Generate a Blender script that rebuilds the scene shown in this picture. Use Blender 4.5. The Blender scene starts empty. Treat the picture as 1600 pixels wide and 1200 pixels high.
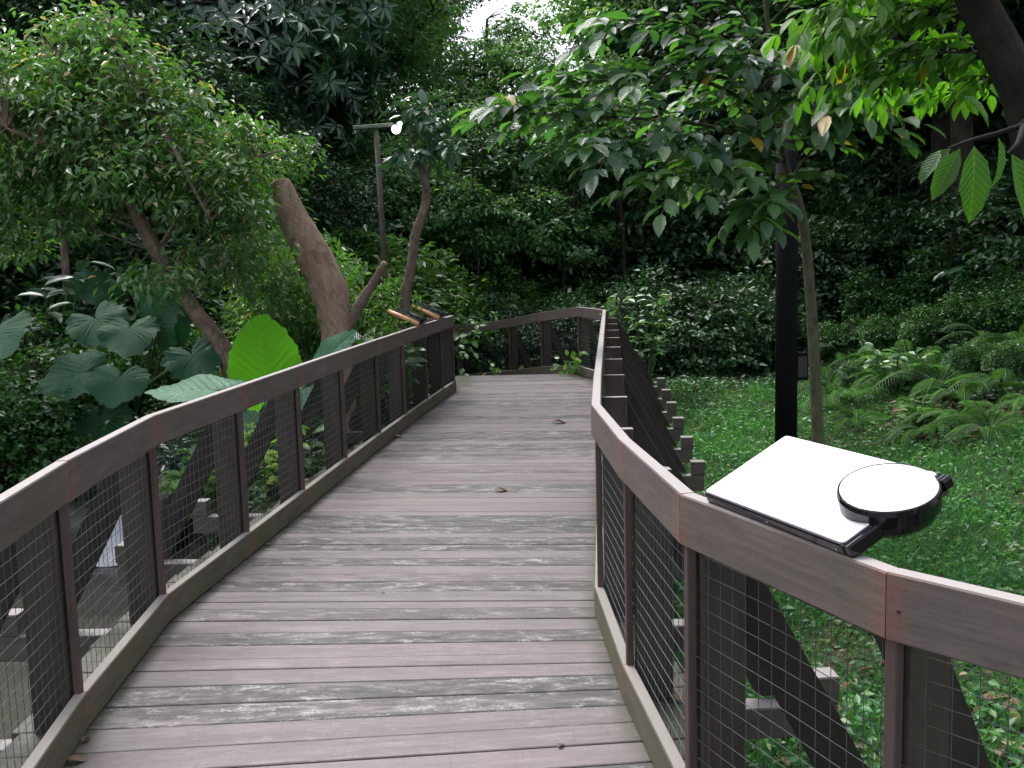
import bpy, math, random
import numpy as np
from mathutils import Vector, Matrix
R = math.radians
rng = np.random.default_rng(7)
random.seed(7)
scene = bpy.context.scene
col = scene.collection

# ------------------------------------------------------------------ camera
F, PITCH, ROLL, H = 1550.0, R(6.93), R(-1.58), 1.62
cam_d = bpy.data.cameras.new('camera'); cam = bpy.data.objects.new('camera', cam_d); col.objects.link(cam)
cam_d.sensor_width = 36; cam_d.lens = 36 * F / 1600; cam_d.clip_end = 500; cam_d.clip_start = 0.05
c_, s_ = math.cos(ROLL), math.sin(ROLL)
right0 = Vector((1, 0, 0)); up0 = Vector((0, math.sin(PITCH), math.cos(PITCH))); fwd = Vector((0, math.cos(PITCH), -math.sin(PITCH)))
rx = right0 * c_ + up0 * s_; ux = up0 * c_ - right0 * s_
M = Matrix((rx, ux, -fwd)).transposed().to_4x4(); M.translation = Vector((0, 0, H)); cam.matrix_world = M
scene.camera = cam

def W(px, py, Y):
    """survey helper: the world point at distance Y seen at that place of the photograph"""
    d = rx * ((px - 800) / F) + ux * (-(py - 600) / F) + fwd
    return Vector((0, 0, H)) + d * (Y / d.y)

def tag(o, label=None, cat=None, group=None, kind=None):
    if label: o['label'] = label
    if cat: o['category'] = cat
    if group: o['group'] = group
    if kind: o['kind'] = kind
    return o

def empty(name, loc=(0, 0, 0)):
    o = bpy.data.objects.new(name, None); col.objects.link(o); o.location = loc; o.empty_display_size = .1
    return o

# ------------------------------------------------------------------ mesh builders
class MB:
    def __init__(s): s.v = []; s.f = []; s.uv = []; s.rnd = []; s.ln = []
    def face(s, idx, uvs, rnd, ln=0.0):
        s.f.append(idx); s.uv.extend(uvs); s.rnd.append(rnd); s.ln.append(ln)
    def loft(s, A, B, rnd=None, caps=True, closed=True, u0=0.0):
        """A, B: two matching rings of points; a straight timber between them"""
        rnd = random.random() if rnd is None else rnd
        n = len(A); i0 = len(s.v); s.v += [tuple(p) for p in A] + [tuple(p) for p in B]
        L = (sum((Vector(p) for p in B), Vector()) / n - sum((Vector(p) for p in A), Vector()) / n).length
        per = 0.0
        for i in range(n):
            j = (i + 1) % n
            w = (Vector(A[i]) - Vector(A[j])).length
            s.face((i0 + i, i0 + j, i0 + n + j, i0 + n + i), [(u0, per), (u0, per + w), (u0 + L, per + w), (u0 + L, per)], rnd, L)
            per += w
        if caps:
            s.face(tuple(i0 + i for i in reversed(range(n))), [(0.5, .02 * i) for i in range(n)], rnd, 0)
            s.face(tuple(i0 + n + i for i in range(n)), [(0.5, .02 * i) for i in range(n)], rnd, 0)
    def beam(s, A, B, wv, hv, w, h, c=.004, rnd=None):
        """chamfered timber from A to B, cross-section w along wv and h along hv"""
        wv = Vector(wv).normalized(); hv = Vector(hv).normalized(); a, b = w / 2, h / 2
        pr = [(-a + c, -b), (a - c, -b), (a, -b + c), (a, b - c), (a - c, b), (-a + c, b), (-a, b - c), (-a, -b + c)]
        A = Vector(A); B = Vector(B)
        s.loft([A + wv * x + hv * y for x, y in pr], [B + wv * x + hv * y for x, y in pr], rnd)
    def tube(s, pts, rad, n=8, rough=0.0, cap=True):
        pts = [Vector(p) for p in pts]; m = len(pts); i0 = len(s.v); rnd = random.random()
        t = (pts[1] - pts[0]).normalized(); nrm = t.orthogonal().normalized(); u = 0
        for k in range(m):
            t2 = (pts[min(k + 1, m - 1)] - pts[max(k - 1, 0)]).normalized()
            nrm = (nrm - t2 * nrm.dot(t2)).normalized(); bi = t2.cross(nrm)
            for i in range(n):
                a = 2 * math.pi * i / n; r = rad[k] * (1 + rough * (random.random() - .5))
                s.v.append(tuple(pts[k] + (nrm * math.cos(a) + bi * math.sin(a)) * r))
        for k in range(m - 1):
            L = (pts[k + 1] - pts[k]).length; r = rad[k] * 6.28
            for i in range(n):
                j = (i + 1) % n
                s.face((i0 + k * n + i, i0 + k * n + j, i0 + (k + 1) * n + j, i0 + (k + 1) * n + i),
                       [(u, r * i / n), (u, r * (i + 1) / n), (u + L, r * (i + 1) / n), (u + L, r * i / n)], rnd)
            u += L
        if cap:
            s.face(tuple(i0 + (m - 1) * n + i for i in range(n)), [(0, 0)] * n, rnd)
            s.face(tuple(i0 + i for i in reversed(range(n))), [(0, 0)] * n, rnd)
    def build(s, name, mat, parent=None, smooth=False):
        me = bpy.data.meshes.new(name); me.from_pydata(s.v, [], s.f)
        uvl = me.uv_layers.new(name='UVMap'); uvl.data.foreach_set('uv', np.array(s.uv, dtype=np.float32).ravel())
        a = me.attributes.new('rnd', 'FLOAT', 'FACE'); a.data.foreach_set('value', np.array(s.rnd, dtype=np.float32))
        a = me.attributes.new('len', 'FLOAT', 'FACE'); a.data.foreach_set('value', np.array(s.ln, dtype=np.float32))
        if smooth: me.polygons.foreach_set('use_smooth', [True] * len(me.polygons))
        me.materials.append(mat); me.update()
        o = bpy.data.objects.new(name, me); col.objects.link(o)
        if parent: o.parent = parent
        return o

def grid_pts(pts, n):
    """smooth a polyline (Catmull-Rom) to n points per span"""
    P = [Vector(p) for p in pts]; out = []
    for i in range(len(P) - 1):
        p0, p1, p2, p3 = P[max(i - 1, 0)], P[i], P[i + 1], P[min(i + 2, len(P) - 1)]
        for k in range(n):
            t = k / n
            out.append(0.5 * ((2 * p1) + (p2 - p0) * t + (2 * p0 - 5 * p1 + 4 * p2 - p3) * t * t + (3 * p1 - p0 - 3 * p2 + p3) * t ** 3))
    out.append(P[-1]); return out
def lerp_list(r, n):
    out = []
    for i in range(len(r) - 1):
        for k in range(n): out.append(r[i] + (r[i + 1] - r[i]) * k / n)
    out.append(r[-1]); return out

def np_mesh(name, V, faces_by_size, uv, rnd, mat, parent=None, smooth=True):
    """V (n,3); faces_by_size list of (m,k) index arrays; uv per vertex (n,2); rnd per vertex"""
    me = bpy.data.meshes.new(name)
    loops = np.concatenate([f.ravel() for f in faces_by_size]).astype(np.int32)
    sizes = np.concatenate([np.full(len(f), f.shape[1]) for f in faces_by_size]).astype(np.int32)
    starts = np.concatenate([[0], np.cumsum(sizes)[:-1]]).astype(np.int32)
    me.vertices.add(len(V)); me.vertices.foreach_set('co', V.astype(np.float32).ravel())
    me.loops.add(len(loops)); me.loops.foreach_set('vertex_index', loops)
    me.polygons.add(len(sizes)); me.polygons.foreach_set('loop_start', starts)
    try: me.polygons.foreach_set('loop_total', sizes)
    except Exception: pass
    me.polygons.foreach_set('use_smooth', np.full(len(sizes), smooth))
    me.update(calc_edges=True)
    l = me.uv_layers.new(name='UVMap'); l.data.foreach_set('uv', uv[loops].astype(np.float32).ravel())
    a = me.attributes.new('rnd', 'FLOAT', 'POINT'); a.data.foreach_set('value', rnd.astype(np.float32))
    me.materials.append(mat)
    o = bpy.data.objects.new(name, me); col.objects.link(o)
    if parent: o.parent = parent
    return o

T_SMALL = (np.array([(0, 0, 0), (.5, .42, .10), (0, 1, -.12), (-.5, .42, .10)], float), [np.array([(0, 1, 2), (0, 2, 3)])])
T_OVAL = (np.array([(0, 0, 0), (.36, .22, .07), (.5, .52, .06), (.3, .82, -.02), (0, 1, -.16), (-.3, .82, -.02), (-.5, .52, .06), (-.36, .22, .07), (0, .3, 0), (0, .68, -.05)], float),
          [np.array([(0, 1, 8), (0, 8, 7), (9, 3, 4), (9, 4, 5)]), np.array([(8, 1, 2, 9), (9, 6, 7, 8)]), np.array([(9, 2, 3), (9, 5, 6)])])
T_BLADE = (np.array([(-.5, 0, 0), (.5, 0, 0), (.35, .5, .06), (-.35, .5, .06), (0, 1, .3)], float), [np.array([(0, 1, 2, 3)]), np.array([(3, 2, 4)])])

def nrmz(a): return a / np.maximum(np.linalg.norm(a, axis=1, keepdims=True), 1e-9)

def leaf_mesh(name, P, D, N, L, Wd, T, mat, parent=None, rnd=None):
    n = len(P); D = nrmz(D); S = nrmz(np.cross(D, N)); N = np.cross(S, D)
    tv, tf = T; k = len(tv)
    V = (P[:, None, :] + S[:, None, :] * (tv[None, :, 0:1] * Wd[:, None, None]) + D[:, None, :] * (tv[None, :, 1:2] * L[:, None, None])
         + N[:, None, :] * (tv[None, :, 2:3] * L[:, None, None])).reshape(-1, 3)
    off = (np.arange(n) * k)[:, None, None]
    F_ = [(f[None] + off).reshape(-1, f.shape[1]) for f in tf]
    uv = np.tile(np.stack([tv[:, 0] + .5, tv[:, 1]], 1), (n, 1))
    if rnd is None: rnd = rng.random(n)
    return np_mesh(name, V, F_, uv, np.repeat(rnd, k), mat, parent)

# ------------------------------------------------------------------ materials
class NT:
    def __init__(s, name):
        s.m = bpy.data.materials.new(name); s.m.use_nodes = True; s.t = s.m.node_tree; s.t.nodes.clear()
        s.out = s.n('ShaderNodeOutputMaterial')
    def n(s, ty, **kw):
        nd = s.t.nodes.new(ty)
        for k, v in kw.items(): setattr(nd, k, v)
        return nd
    def l(s, a, b): s.t.links.new(a, b)
    def val(s, nd, i, v):
        if hasattr(v, 'is_linked') or hasattr(v, 'links'): s.l(v, nd.inputs[i])
        else: nd.inputs[i].default_value = v
    def math(s, op, a, b=0.0, c=None, clamp=False):
        nd = s.n('ShaderNodeMath', operation=op, use_clamp=clamp); s.val(nd, 0, a); s.val(nd, 1, b)
        if c is not None: s.val(nd, 2, c)
        return nd.outputs[0]
    def mix(s, f, a, b, blend='MIX'):
        nd = s.n('ShaderNodeMix', data_type='RGBA', blend_type=blend); s.val(nd, 0, f)
        s.val(nd, 6, a if not isinstance(a, tuple) else (*a, 1)); s.val(nd, 7, b if not isinstance(b, tuple) else (*b, 1))
        return nd.outputs[2]
    def attr(s, name): return s.n('ShaderNodeAttribute', attribute_name=name).outputs['Fac']
    def noise(s, vec, scale=1, detail=4, rough=.6, dist=0):
        nd = s.n('ShaderNodeTexNoise'); s.l(vec, nd.inputs['Vector']); nd.inputs['Scale'].default_value = scale
        nd.inputs['Detail'].default_value = detail; nd.inputs['Roughness'].default_value = rough; nd.inputs['Distortion'].default_value = dist
        return nd.outputs['Fac']
    def mapr(s, v, a, b, c=0.0, d=1.0, smooth=True):
        nd = s.n('ShaderNodeMapRange', interpolation_type='SMOOTHSTEP' if smooth else 'LINEAR'); s.val(nd, 0, v)
        for i, x in enumerate((a, b, c, d)): nd.inputs[i + 1].default_value = x
        return nd.outputs[0]
    def uvxy(s):
        u = s.n('ShaderNodeUVMap', uv_map='UVMap'); sp = s.n('ShaderNodeSeparateXYZ'); s.l(u.outputs[0], sp.inputs[0])
        return sp.outputs[0], sp.outputs[1]
    def vec(s, x, y, z=0.0):
        c = s.n('ShaderNodeCombineXYZ'); s.val(c, 0, x); s.val(c, 1, y); s.val(c, 2, z); return c.outputs[0]
    def obj(s): return s.n('ShaderNodeTexCoord').outputs['Object']
    def princ(s, colr, rough=.6, spec=.5, metal=0.0, bump=None, bstr=.3, bdist=.01):
        p = s.n('ShaderNodeBsdfPrincipled'); s.val(p, 'Base Color', colr if not isinstance(colr, tuple) else (*colr, 1))
        s.val(p, 'Roughness', rough); s.val(p, 'Specular IOR Level', spec); s.val(p, 'Metallic', metal)
        if bump is not None:
            b = s.n('ShaderNodeBump'); b.inputs['Strength'].default_value = bstr; b.inputs['Distance'].default_value = bdist
            s.l(bump, b.inputs['Height']); s.l(b.outputs[0], p.inputs['Normal'])
        return p.outputs[0]
    def done(s, sh): s.l(sh, s.out.inputs['Surface']); return s.m

def wood_mat(name, c1, c2, moss=0.25, moss_c=(.075, .085, .035), red=.5, top_pale=.35, rough=.75):
    t = NT(name); u, v = t.uvxy(); r = t.attr('rnd'); ln = t.attr('len')
    ro = t.math('MULTIPLY', r, 37.0)
    grain = t.noise(t.vec(t.math('MULTIPLY', u, 4.0), t.math('MULTIPLY', v, 60.0), ro), 1, 5, .6, .3)
    big = t.noise(t.vec(t.math('MULTIPLY', u, 2.2), t.math('MULTIPLY', v, 9.0), ro), 1, 4, .6, .5)
    fine = t.noise(t.vec(u, v, ro), 90, 3, .7)
    c = t.mix(t.mapr(big, .25, .75), c1, c2)
    c = t.mix(t.mapr(r, 0, 1, 0, .22), c, (c2[0] * .6, c2[1] * .6, c2[2] * .62))
    g = t.mapr(grain, .35, .7, .84, 1.10); c = t.mix(1.0, c, t.vec(g, g, g), 'MULTIPLY')
    # weathered dark mottling and pale specks
    mo = t.mapr(t.noise(t.vec(t.math('MULTIPLY', u, 6), t.math('MULTIPLY', v, 14), ro), 1, 6, .75), .52, .68)
    c = t.mix(t.math('MULTIPLY', mo, .36), c, (.045, .040, .036))
    c = t.mix(t.math('MULTIPLY', t.mapr(fine, .62, .75), .16), c, (.30, .28, .27))
    # algae
    mz = t.mapr(t.noise(t.vec(t.math('MULTIPLY', u, 1.6), t.math('MULTIPLY', v, 5), t.math('ADD', ro, 4.0)), 1, 4, .6), .38, .72)
    c = t.mix(t.math('MULTIPLY', mz, moss), c, moss_c)
    # reddish bleeding next to the butt joints
    ed = t.math('MINIMUM', u, t.math('SUBTRACT', ln, u))
    rn = t.noise(t.vec(t.math('MULTIPLY', u, 40), t.math('MULTIPLY', v, 8), ro), 1, 4, .6)
    rd = t.math('MULTIPLY', t.mapr(t.math('ADD', ed, t.math('MULTIPLY', rn, .20)), .08, .19, 1, 0), t.math('MULTIPLY', t.mapr(big, .3, .65, .35, 1), red))
    c = t.mix(rd, c, (.19, .085, .065))
    # upward faces mix towards pale grey
    ge = t.n('ShaderNodeNewGeometry'); sp = t.n('ShaderNodeSeparateXYZ'); t.l(ge.outputs['True Normal'], sp.inputs[0])
    upf = t.math('MULTIPLY', t.mapr(sp.outputs[2], .8, .98), top_pale); c = t.mix(upf, c, (.42, .40, .39))
    bh = t.math('ADD', grain, t.math('MULTIPLY', fine, .6))
    return t.done(t.princ(c, t.mapr(big, .3, .7, rough - .1, rough + .1), .35, 0, bh, .35, .003))

def deck_mat():
    t = NT('deck_planks'); u, v = t.uvxy(); r = t.attr('rnd'); ro = t.math('MULTIPLY', r, 91.0)
    r2 = t.math('FRACT', t.math('MULTIPLY', r, 7.31)); r3 = t.math('FRACT', t.math('MULTIPLY', r, 23.7))
    grain = t.noise(t.vec(t.math('MULTIPLY', u, 3), t.math('MULTIPLY', v, 70), ro), 1, 5, .65, .2)
    big = t.noise(t.vec(t.math('MULTIPLY', u, 1.3), t.math('MULTIPLY', v, 14), ro), 1, 4, .6, .4)
    c = t.mix(r2, (.225, .186, .178), (.200, .192, .192))
    c = t.mix(t.mapr(big, .35, .7, 0, .6), c, (.265, .222, .212))
    c = t.mix(t.mapr(r3, .45, .95, 0, .55), c, (.090, .086, .085))
    c = t.mix(t.mapr(r2, .75, 1, 0, .5), c, (.155, .110, .098))
    g = t.mapr(grain, .3, .7, .86, 1.10); c = t.mix(1.0, c, t.vec(g, g, g), 'MULTIPLY')
    # cross sawing ticks
    saw = t.noise(t.vec(t.math('MULTIPLY', u, 110), t.math('MULTIPLY', v, 6), ro), 1, 2, .5)
    c = t.mix(t.mapr(saw, .55, .75, 0, .25), c, (.09, .085, .09))
    # bands of black and white lichen: low, wet boards and board edges
    reg = t.noise(t.vec(t.math('MULTIPLY', u, 3.6), t.math('MULTIPLY', v, 15), t.math('ADD', ro, 11.0)), 1, 6, .72, .5)
    gate = t.mapr(r3, .36, .60)
    gate2 = t.math('MULTIPLY', t.mapr(r3, .05, .3), .30)
    band = t.math('MULTIPLY', t.mapr(reg, .36, .52), t.math('MAXIMUM', gate, gate2))
    spk = t.noise(t.vec(t.math('MULTIPLY', u, 1), t.math('MULTIPLY', v, 1.6), ro), 120, 4, .8)
    spk2 = t.noise(t.vec(t.math('MULTIPLY', u, 1), t.math('MULTIPLY', v, 1.2), ro), 80, 4, .85)
    dark = t.mix(t.mapr(spk, .38, .64), (.024, .027, .028), (.135, .135, .130))
    med = t.noise(t.vec(t.math('MULTIPLY', u, 9), t.math('MULTIPLY', v, 26), t.math('ADD', ro, 51.0)), 1, 5, .75, .4)
    dark = t.mix(t.mapr(med, .46, .60, 0, .75), dark, (.022, .025, .026))
    c = t.mix(t.math('MULTIPLY', band, .85), c, dark)
    reg2 = t.noise(t.vec(t.math('MULTIPLY', u, 7), t.math('MULTIPLY', v, 19), t.math('ADD', ro, 31.0)), 1, 6, .78, .5)
    white = t.math('MULTIPLY', t.math('MULTIPLY', t.mapr(reg2, .50, .62), t.mapr(spk2, .42, .56)), t.math('MAXIMUM', gate, t.math('MULTIPLY', gate2, .8)))
    c = t.mix(t.math('MULTIPLY', white, .78), c, (.52, .51, .50))
    ln = t.attr('len'); ed = t.math('MINIMUM', u, t.math('SUBTRACT', ln, u)); en = t.math('MULTIPLY', t.math('SUBTRACT', reg, .5), .12)
    c = t.mix(t.mapr(t.math('ADD', ed, en), .24, .36, .85, 0), c, (.062, .070, .042))
    # greenish dirt near the kerbs is a noise of its own
    ob = t.obj(); gn = t.noise(ob, 1.1, 4, .6)
    c = t.mix(t.mapr(gn, .58, .8, 0, .3), c, (.10, .105, .075))
    c = t.mix(1.0, c, (.80, .79, .815), 'MULTIPLY')
    bh = t.math('ADD', grain, t.math('MULTIPLY', spk, .8))
    return t.done(t.princ(c, t.mapr(big, .3, .7, .36, .56), .5, 0, bh, .4, .004))

def leaf_mat(name, ca, cb, cc=None, third=.93, rough=.4, trans=.3, tc=None, veins=0.0, spec=.5, dead=0.0):
    t = NT(name); r = t.attr('rnd'); u, v = t.uvxy()
    c = t.mix(r, ca, cb)
    if cc is not None: c = t.mix(t.mapr(r, third, min(third + .03, 1.0)), c, cc)
    ob = t.obj(); nz = t.noise(ob, .9, 3, .6); g = t.mapr(nz, .3, .7, .75, 1.25); c = t.mix(1.0, c, t.vec(g, g, g), 'MULTIPLY')
    if veins:
        mid = t.mapr(t.math('ABSOLUTE', t.math('SUBTRACT', u, .5)), 0.0, .045, 1, 0)
        side = t.math('ABSOLUTE', t.math('SINE', t.math('MULTIPLY', t.math('SUBTRACT', v, t.math('MULTIPLY', t.math('ABSOLUTE', t.math('SUBTRACT', u, .5)), .55)), 32.0)))
        sv = t.math('MULTIPLY', t.mapr(side, 0, .28, 1, 0), .5)
        c = t.mix(t.math('MULTIPLY', t.math('MAXIMUM', mid, sv), veins), c, (cb[0] * 2.2 + .05, cb[1] * 1.7 + .05, cb[2] * 1.6))
        bump = t.math('SUBTRACT', 0.0, sv)
        pr = t.princ(c, rough, spec, 0, side, .35, .01)
    else: pr = t.princ(c, rough, spec)
    tr = t.n('ShaderNodeBsdfTranslucent')
    tcol = t.mix(1.0, c, tc or (1.9, 2.2, .7), 'MULTIPLY'); t.l(tcol, tr.inputs[0])
    mx = t.n('ShaderNodeMixShader'); mx.inputs[0].default_value = trans; t.l(pr, mx.inputs[1]); t.l(tr.outputs[0], mx.inputs[2])
    return t.done(mx.outputs[0])

def bark_mat(name, c1, c2, scale=6, rough=.85, moss=0.0):
    t = NT(name); ob = t.obj(); u, v = t.uvxy()
    a = t.noise(t.vec(t.math('MULTIPLY', u, 5), t.math('MULTIPLY', v, 26)), scale / 6, 6, .7, .6); b = t.noise(ob, scale, 4, .7)
    c = t.mix(t.mapr(a, .35, .65), c1, c2); c = t.mix(t.mapr(b, .5, .72, 0, .7), c, (c1[0] * .35, c1[1] * .33, c1[2] * .32))
    b2 = t.noise(ob, scale * .55, 3, .6); c = t.mix(t.mapr(b2, .56, .68, 0, .55), c, (min(c2[0] * 1.5, .5), min(c2[1] * 1.5, .5), min(c2[2] * 1.5, .5)))
    if moss: c = t.mix(t.mapr(t.noise(ob, 3, 4, .6), .45, .7, 0, moss), c, (.06, .09, .03))
    return t.done(t.princ(c, rough, .3, 0, t.math('ADD', a, b), .8, .02))

def plain_mat(name, c, rough=.5, metal=0.0, spec=.5, nscale=0, namp=.3, emit=0):
    t = NT(name)
    if nscale:
        g = t.mapr(t.noise(t.obj(), nscale, 5, .65), .3, .7, 1 - namp, 1 + namp); cc = t.mix(1.0, c, t.vec(g, g, g), 'MULTIPLY')
    else: cc = c
    sh = t.princ(cc, rough, spec, metal)
    if emit:
        p = [n for n in t.t.nodes if n.type == 'BSDF_PRINCIPLED'][0]; p.inputs['Emission Color'].default_value = (1, .98, .93, 1); p.inputs['Emission Strength'].default_value = emit
    return t.done(sh)

m_rail = wood_mat('weathered_rail', (.138, .112, .098), (.106, .089, .080), .25, red=.72, top_pale=.66)
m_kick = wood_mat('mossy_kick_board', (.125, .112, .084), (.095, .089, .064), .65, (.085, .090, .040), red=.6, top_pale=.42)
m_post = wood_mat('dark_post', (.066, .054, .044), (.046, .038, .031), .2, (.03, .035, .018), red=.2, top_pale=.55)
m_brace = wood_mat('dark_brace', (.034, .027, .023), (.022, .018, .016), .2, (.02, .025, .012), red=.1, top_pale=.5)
m_batten = wood_mat('red_batten', (.105, .070, .062), (.070, .050, .045), .1, red=.2, top_pale=.2)
m_beam = wood_mat('grey_beam', (.115, .100, .090), (.075, .068, .060), .35, red=.1, top_pale=.5)
m_wire = plain_mat('wire_mesh', (.050, .062, .062), .6, 0)
m_deck = deck_mat()
m_black = plain_mat('black_lacquer', (.007, .006, .009), .07, 0, .5)
m_sky_white = plain_mat('sky_white_panel', (.84, .84, .87), .05, .25, .8)  # white of the reflected sky put into the base colour
m_orange = plain_mat('orange_wood', (.72, .36, .18), .3, 0, .5, 30, .12)
m_darkplate = plain_mat('dark_plate', (.035, .042, .042), .16, .3, .6, 14, .3)
m_bolt = plain_mat('steel_bolt', (.45, .45, .47), .3, 1.0)
m_bark_tan = bark_mat('tan_bark', (.24, .155, .105), (.36, .27, .21), 5)
m_bark_brown = bark_mat('brown_bark', (.115, .080, .060), (.20, .155, .125), 8)
m_bark_dark = bark_mat('dark_bark', (.018, .015, .012), (.034, .028, .023), 7, moss=.3)
m_bark_black = bark_mat('black_bark', (.007, .006, .005), (.014, .012, .010), 7, moss=.15)
m_bark_moss = bark_mat('mossy_bark', (.075, .075, .045), (.12, .11, .075), 9, moss=.6)

m_lf_small = leaf_mat('small_bright_leaf', (.042, .120, .034), (.110, .235, .065), (.33, .26, .14), .93, .38, .35, spec=.9)
m_lf_bush = leaf_mat('bush_leaf', (.050, .130, .030), (.100, .215, .050), (.16, .26, .06), .9, .36, .35, spec=.9)
m_lf_dark = leaf_mat('dark_glossy_leaf', (.016, .060, .032), (.040, .110, .055), None, .9, .30, .15, spec=.8)
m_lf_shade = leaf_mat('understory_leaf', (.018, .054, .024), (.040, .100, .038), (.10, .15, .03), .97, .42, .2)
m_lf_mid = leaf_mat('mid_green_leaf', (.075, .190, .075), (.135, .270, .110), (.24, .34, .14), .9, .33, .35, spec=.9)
m_lf_ovl = leaf_mat('broad_oval_leaf', (.024, .075, .045), (.080, .180, .050), (.40, .26, .04), .975, .28, .34, (2.3, 2.9, .6), veins=.18, spec=.8)
m_lf_lime = leaf_mat('lime_leaf', (.055, .165, .022), (.100, .240, .035), (.42, .22, .03), .96, .38, .38, (1.8, 2.2, .5), veins=.3)
m_lf_big = leaf_mat('large_hanging_leaf', (.020, .065, .010), (.034, .095, .014), None, .9, .45, .34, (2.2, 2.8, .5), veins=.35)
m_lf_yel = leaf_mat('yellow_green_leaf', (.12, .28, .02), (.22, .40, .04), (.40, .45, .08), .9, .35, .45, (1.8, 1.9, .4), veins=.2)
m_fern = leaf_mat('fern_leaf', (.045, .125, .045), (.085, .190, .065), None, .9, .5, .35)
m_grass = leaf_mat('grass_leaf', (.036, .135, .045), (.085, .225, .078), (.15, .25, .08), .93, .42, .35)
m_vine = leaf_mat('vine_leaf', (.025, .085, .025), (.055, .150, .040), (.12, .22, .05), .93, .35, .3)
m_dead = leaf_mat('dead_leaf', (.11, .055, .034), (.20, .125, .080), (.30, .22, .15), .8, .7, .1, (1.3, 1.0, .8))

def ear_mat(name, ca, cb, trans, tc, rough=.34):
    t = NT(name); u, v = t.uvxy(); r = t.attr('rnd'); c = t.mix(t.noise(t.obj(), 3, 4, .6), ca, cb)
    fr = t.math('ABSOLUTE', t.math('SUBTRACT', t.math('FRACT', u), .5)); ln = t.mapr(fr, .0, .07, 1, 0)
    c = t.mix(t.math('MULTIPLY', ln, .35), c, (cb[0] * 1.7 + .03, cb[1] * 1.4 + .04, cb[2] * 1.4))
    fine = t.noise(t.vec(t.math('MULTIPLY', u, 6), t.math('MULTIPLY', v, 14)), 1, 4, .6)
    pr = t.princ(c, t.mapr(fine, .3, .7, rough - .06, rough + .12), .3, 0, t.math('ADD', fine, t.math('MULTIPLY', ln, -1.2)), .6, .012)
    tr = t.n('ShaderNodeBsdfTranslucent'); t.l(t.mix(1.0, c, tc, 'MULTIPLY'), tr.inputs[0])
    mx = t.n('ShaderNodeMixShader'); mx.inputs[0].default_value = trans; t.l(pr, mx.inputs[1]); t.l(tr.outputs[0], mx.inputs[2])
    return t.done(mx.outputs[0])
m_ear = ear_mat('elephant_ear_leaf', (.012, .070, .034), (.024, .100, .046), .15, (1.6, 2, .7), .58)
m_ear_lit = ear_mat('backlit_elephant_ear_leaf', (.050, .185, .012), (.070, .23, .02), .75, (1.5, 1.7, .5), .45)  # backlighting put into a brighter, yellower leaf colour
m_ear_pale = ear_mat('pale_elephant_ear_leaf', (.055, .16, .095), (.085, .21, .12), .2, (1.5, 1.7, .8), .38)
m_stalk = plain_mat('green_stalk', (.05, .10, .03), .45, 0, .5, 9, .3)

# ------------------------------------------------------------------ world, sun
world = bpy.data.worlds.new("World"); scene.world = world; world.use_nodes = True
wt = world.node_tree; wt.nodes.clear()
SUN_EL, SUN_ROT = R(62), R(-35)
sky = wt.nodes.new('ShaderNodeTexSky'); sky.sky_type = 'NISHITA'; sky.sun_disc = False; sky.sun_elevation = SUN_EL; sky.sun_rotation = SUN_ROT
sky.air_density = 1.0; sky.dust_density = 3.0; sky.ozone_density = 1.0
bw = wt.nodes.new('ShaderNodeRGBToBW'); wt.links.new(sky.outputs[0], bw.inputs[0])
cloud = wt.nodes.new('ShaderNodeMix'); cloud.data_type = 'RGBA'; cloud.inputs[0].default_value = .72
tint = wt.nodes.new('ShaderNodeMix'); tint.data_type = 'RGBA'; tint.blend_type = 'MULTIPLY'; tint.inputs[0].default_value = 1
tint.inputs[7].default_value = (1.22, 1.17, 1.23, 1); wt.links.new(bw.outputs[0], tint.inputs[6])
wt.links.new(sky.outputs[0], cloud.inputs[6]); wt.links.new(tint.outputs[2], cloud.inputs[7])
bg = wt.nodes.new('ShaderNodeBackground'); bg.inputs[1].default_value = .15; wt.links.new(cloud.outputs[2], bg.inputs[0])
wo = wt.nodes.new('ShaderNodeOutputWorld'); wt.links.new(bg.outputs[0], wo.inputs[0])
sl = bpy.data.lights.new('sun', 'SUN'); sl.energy = 1.0; sl.angle = R(25); sl.color = (1, .97, .93)
so = bpy.data.objects.new('sun', sl); col.objects.link(so)
sd = Vector((math.cos(SUN_EL) * math.sin(SUN_ROT), math.cos(SUN_EL) * math.cos(SUN_ROT), math.sin(SUN_EL)))
so.rotation_euler = sd.to_track_quat('Z', 'Y').to_euler(); so.location = (0, 0, 30)
scene.view_settings.view_transform = 'Standard'; scene.view_settings.look = 'None'; scene.view_settings.gamma = 1
scene.view_settings.exposure = 1.42
cy = scene.cycles
cy.max_bounces = 6; cy.diffuse_bounces = 3; cy.glossy_bounces = 3; cy.transmission_bounces = 4; cy.use_denoising = True
cy.use_adaptive_sampling = True; cy.adaptive_threshold = .02; cy.caustics_reflective = False; cy.caustics_refractive = False

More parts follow.
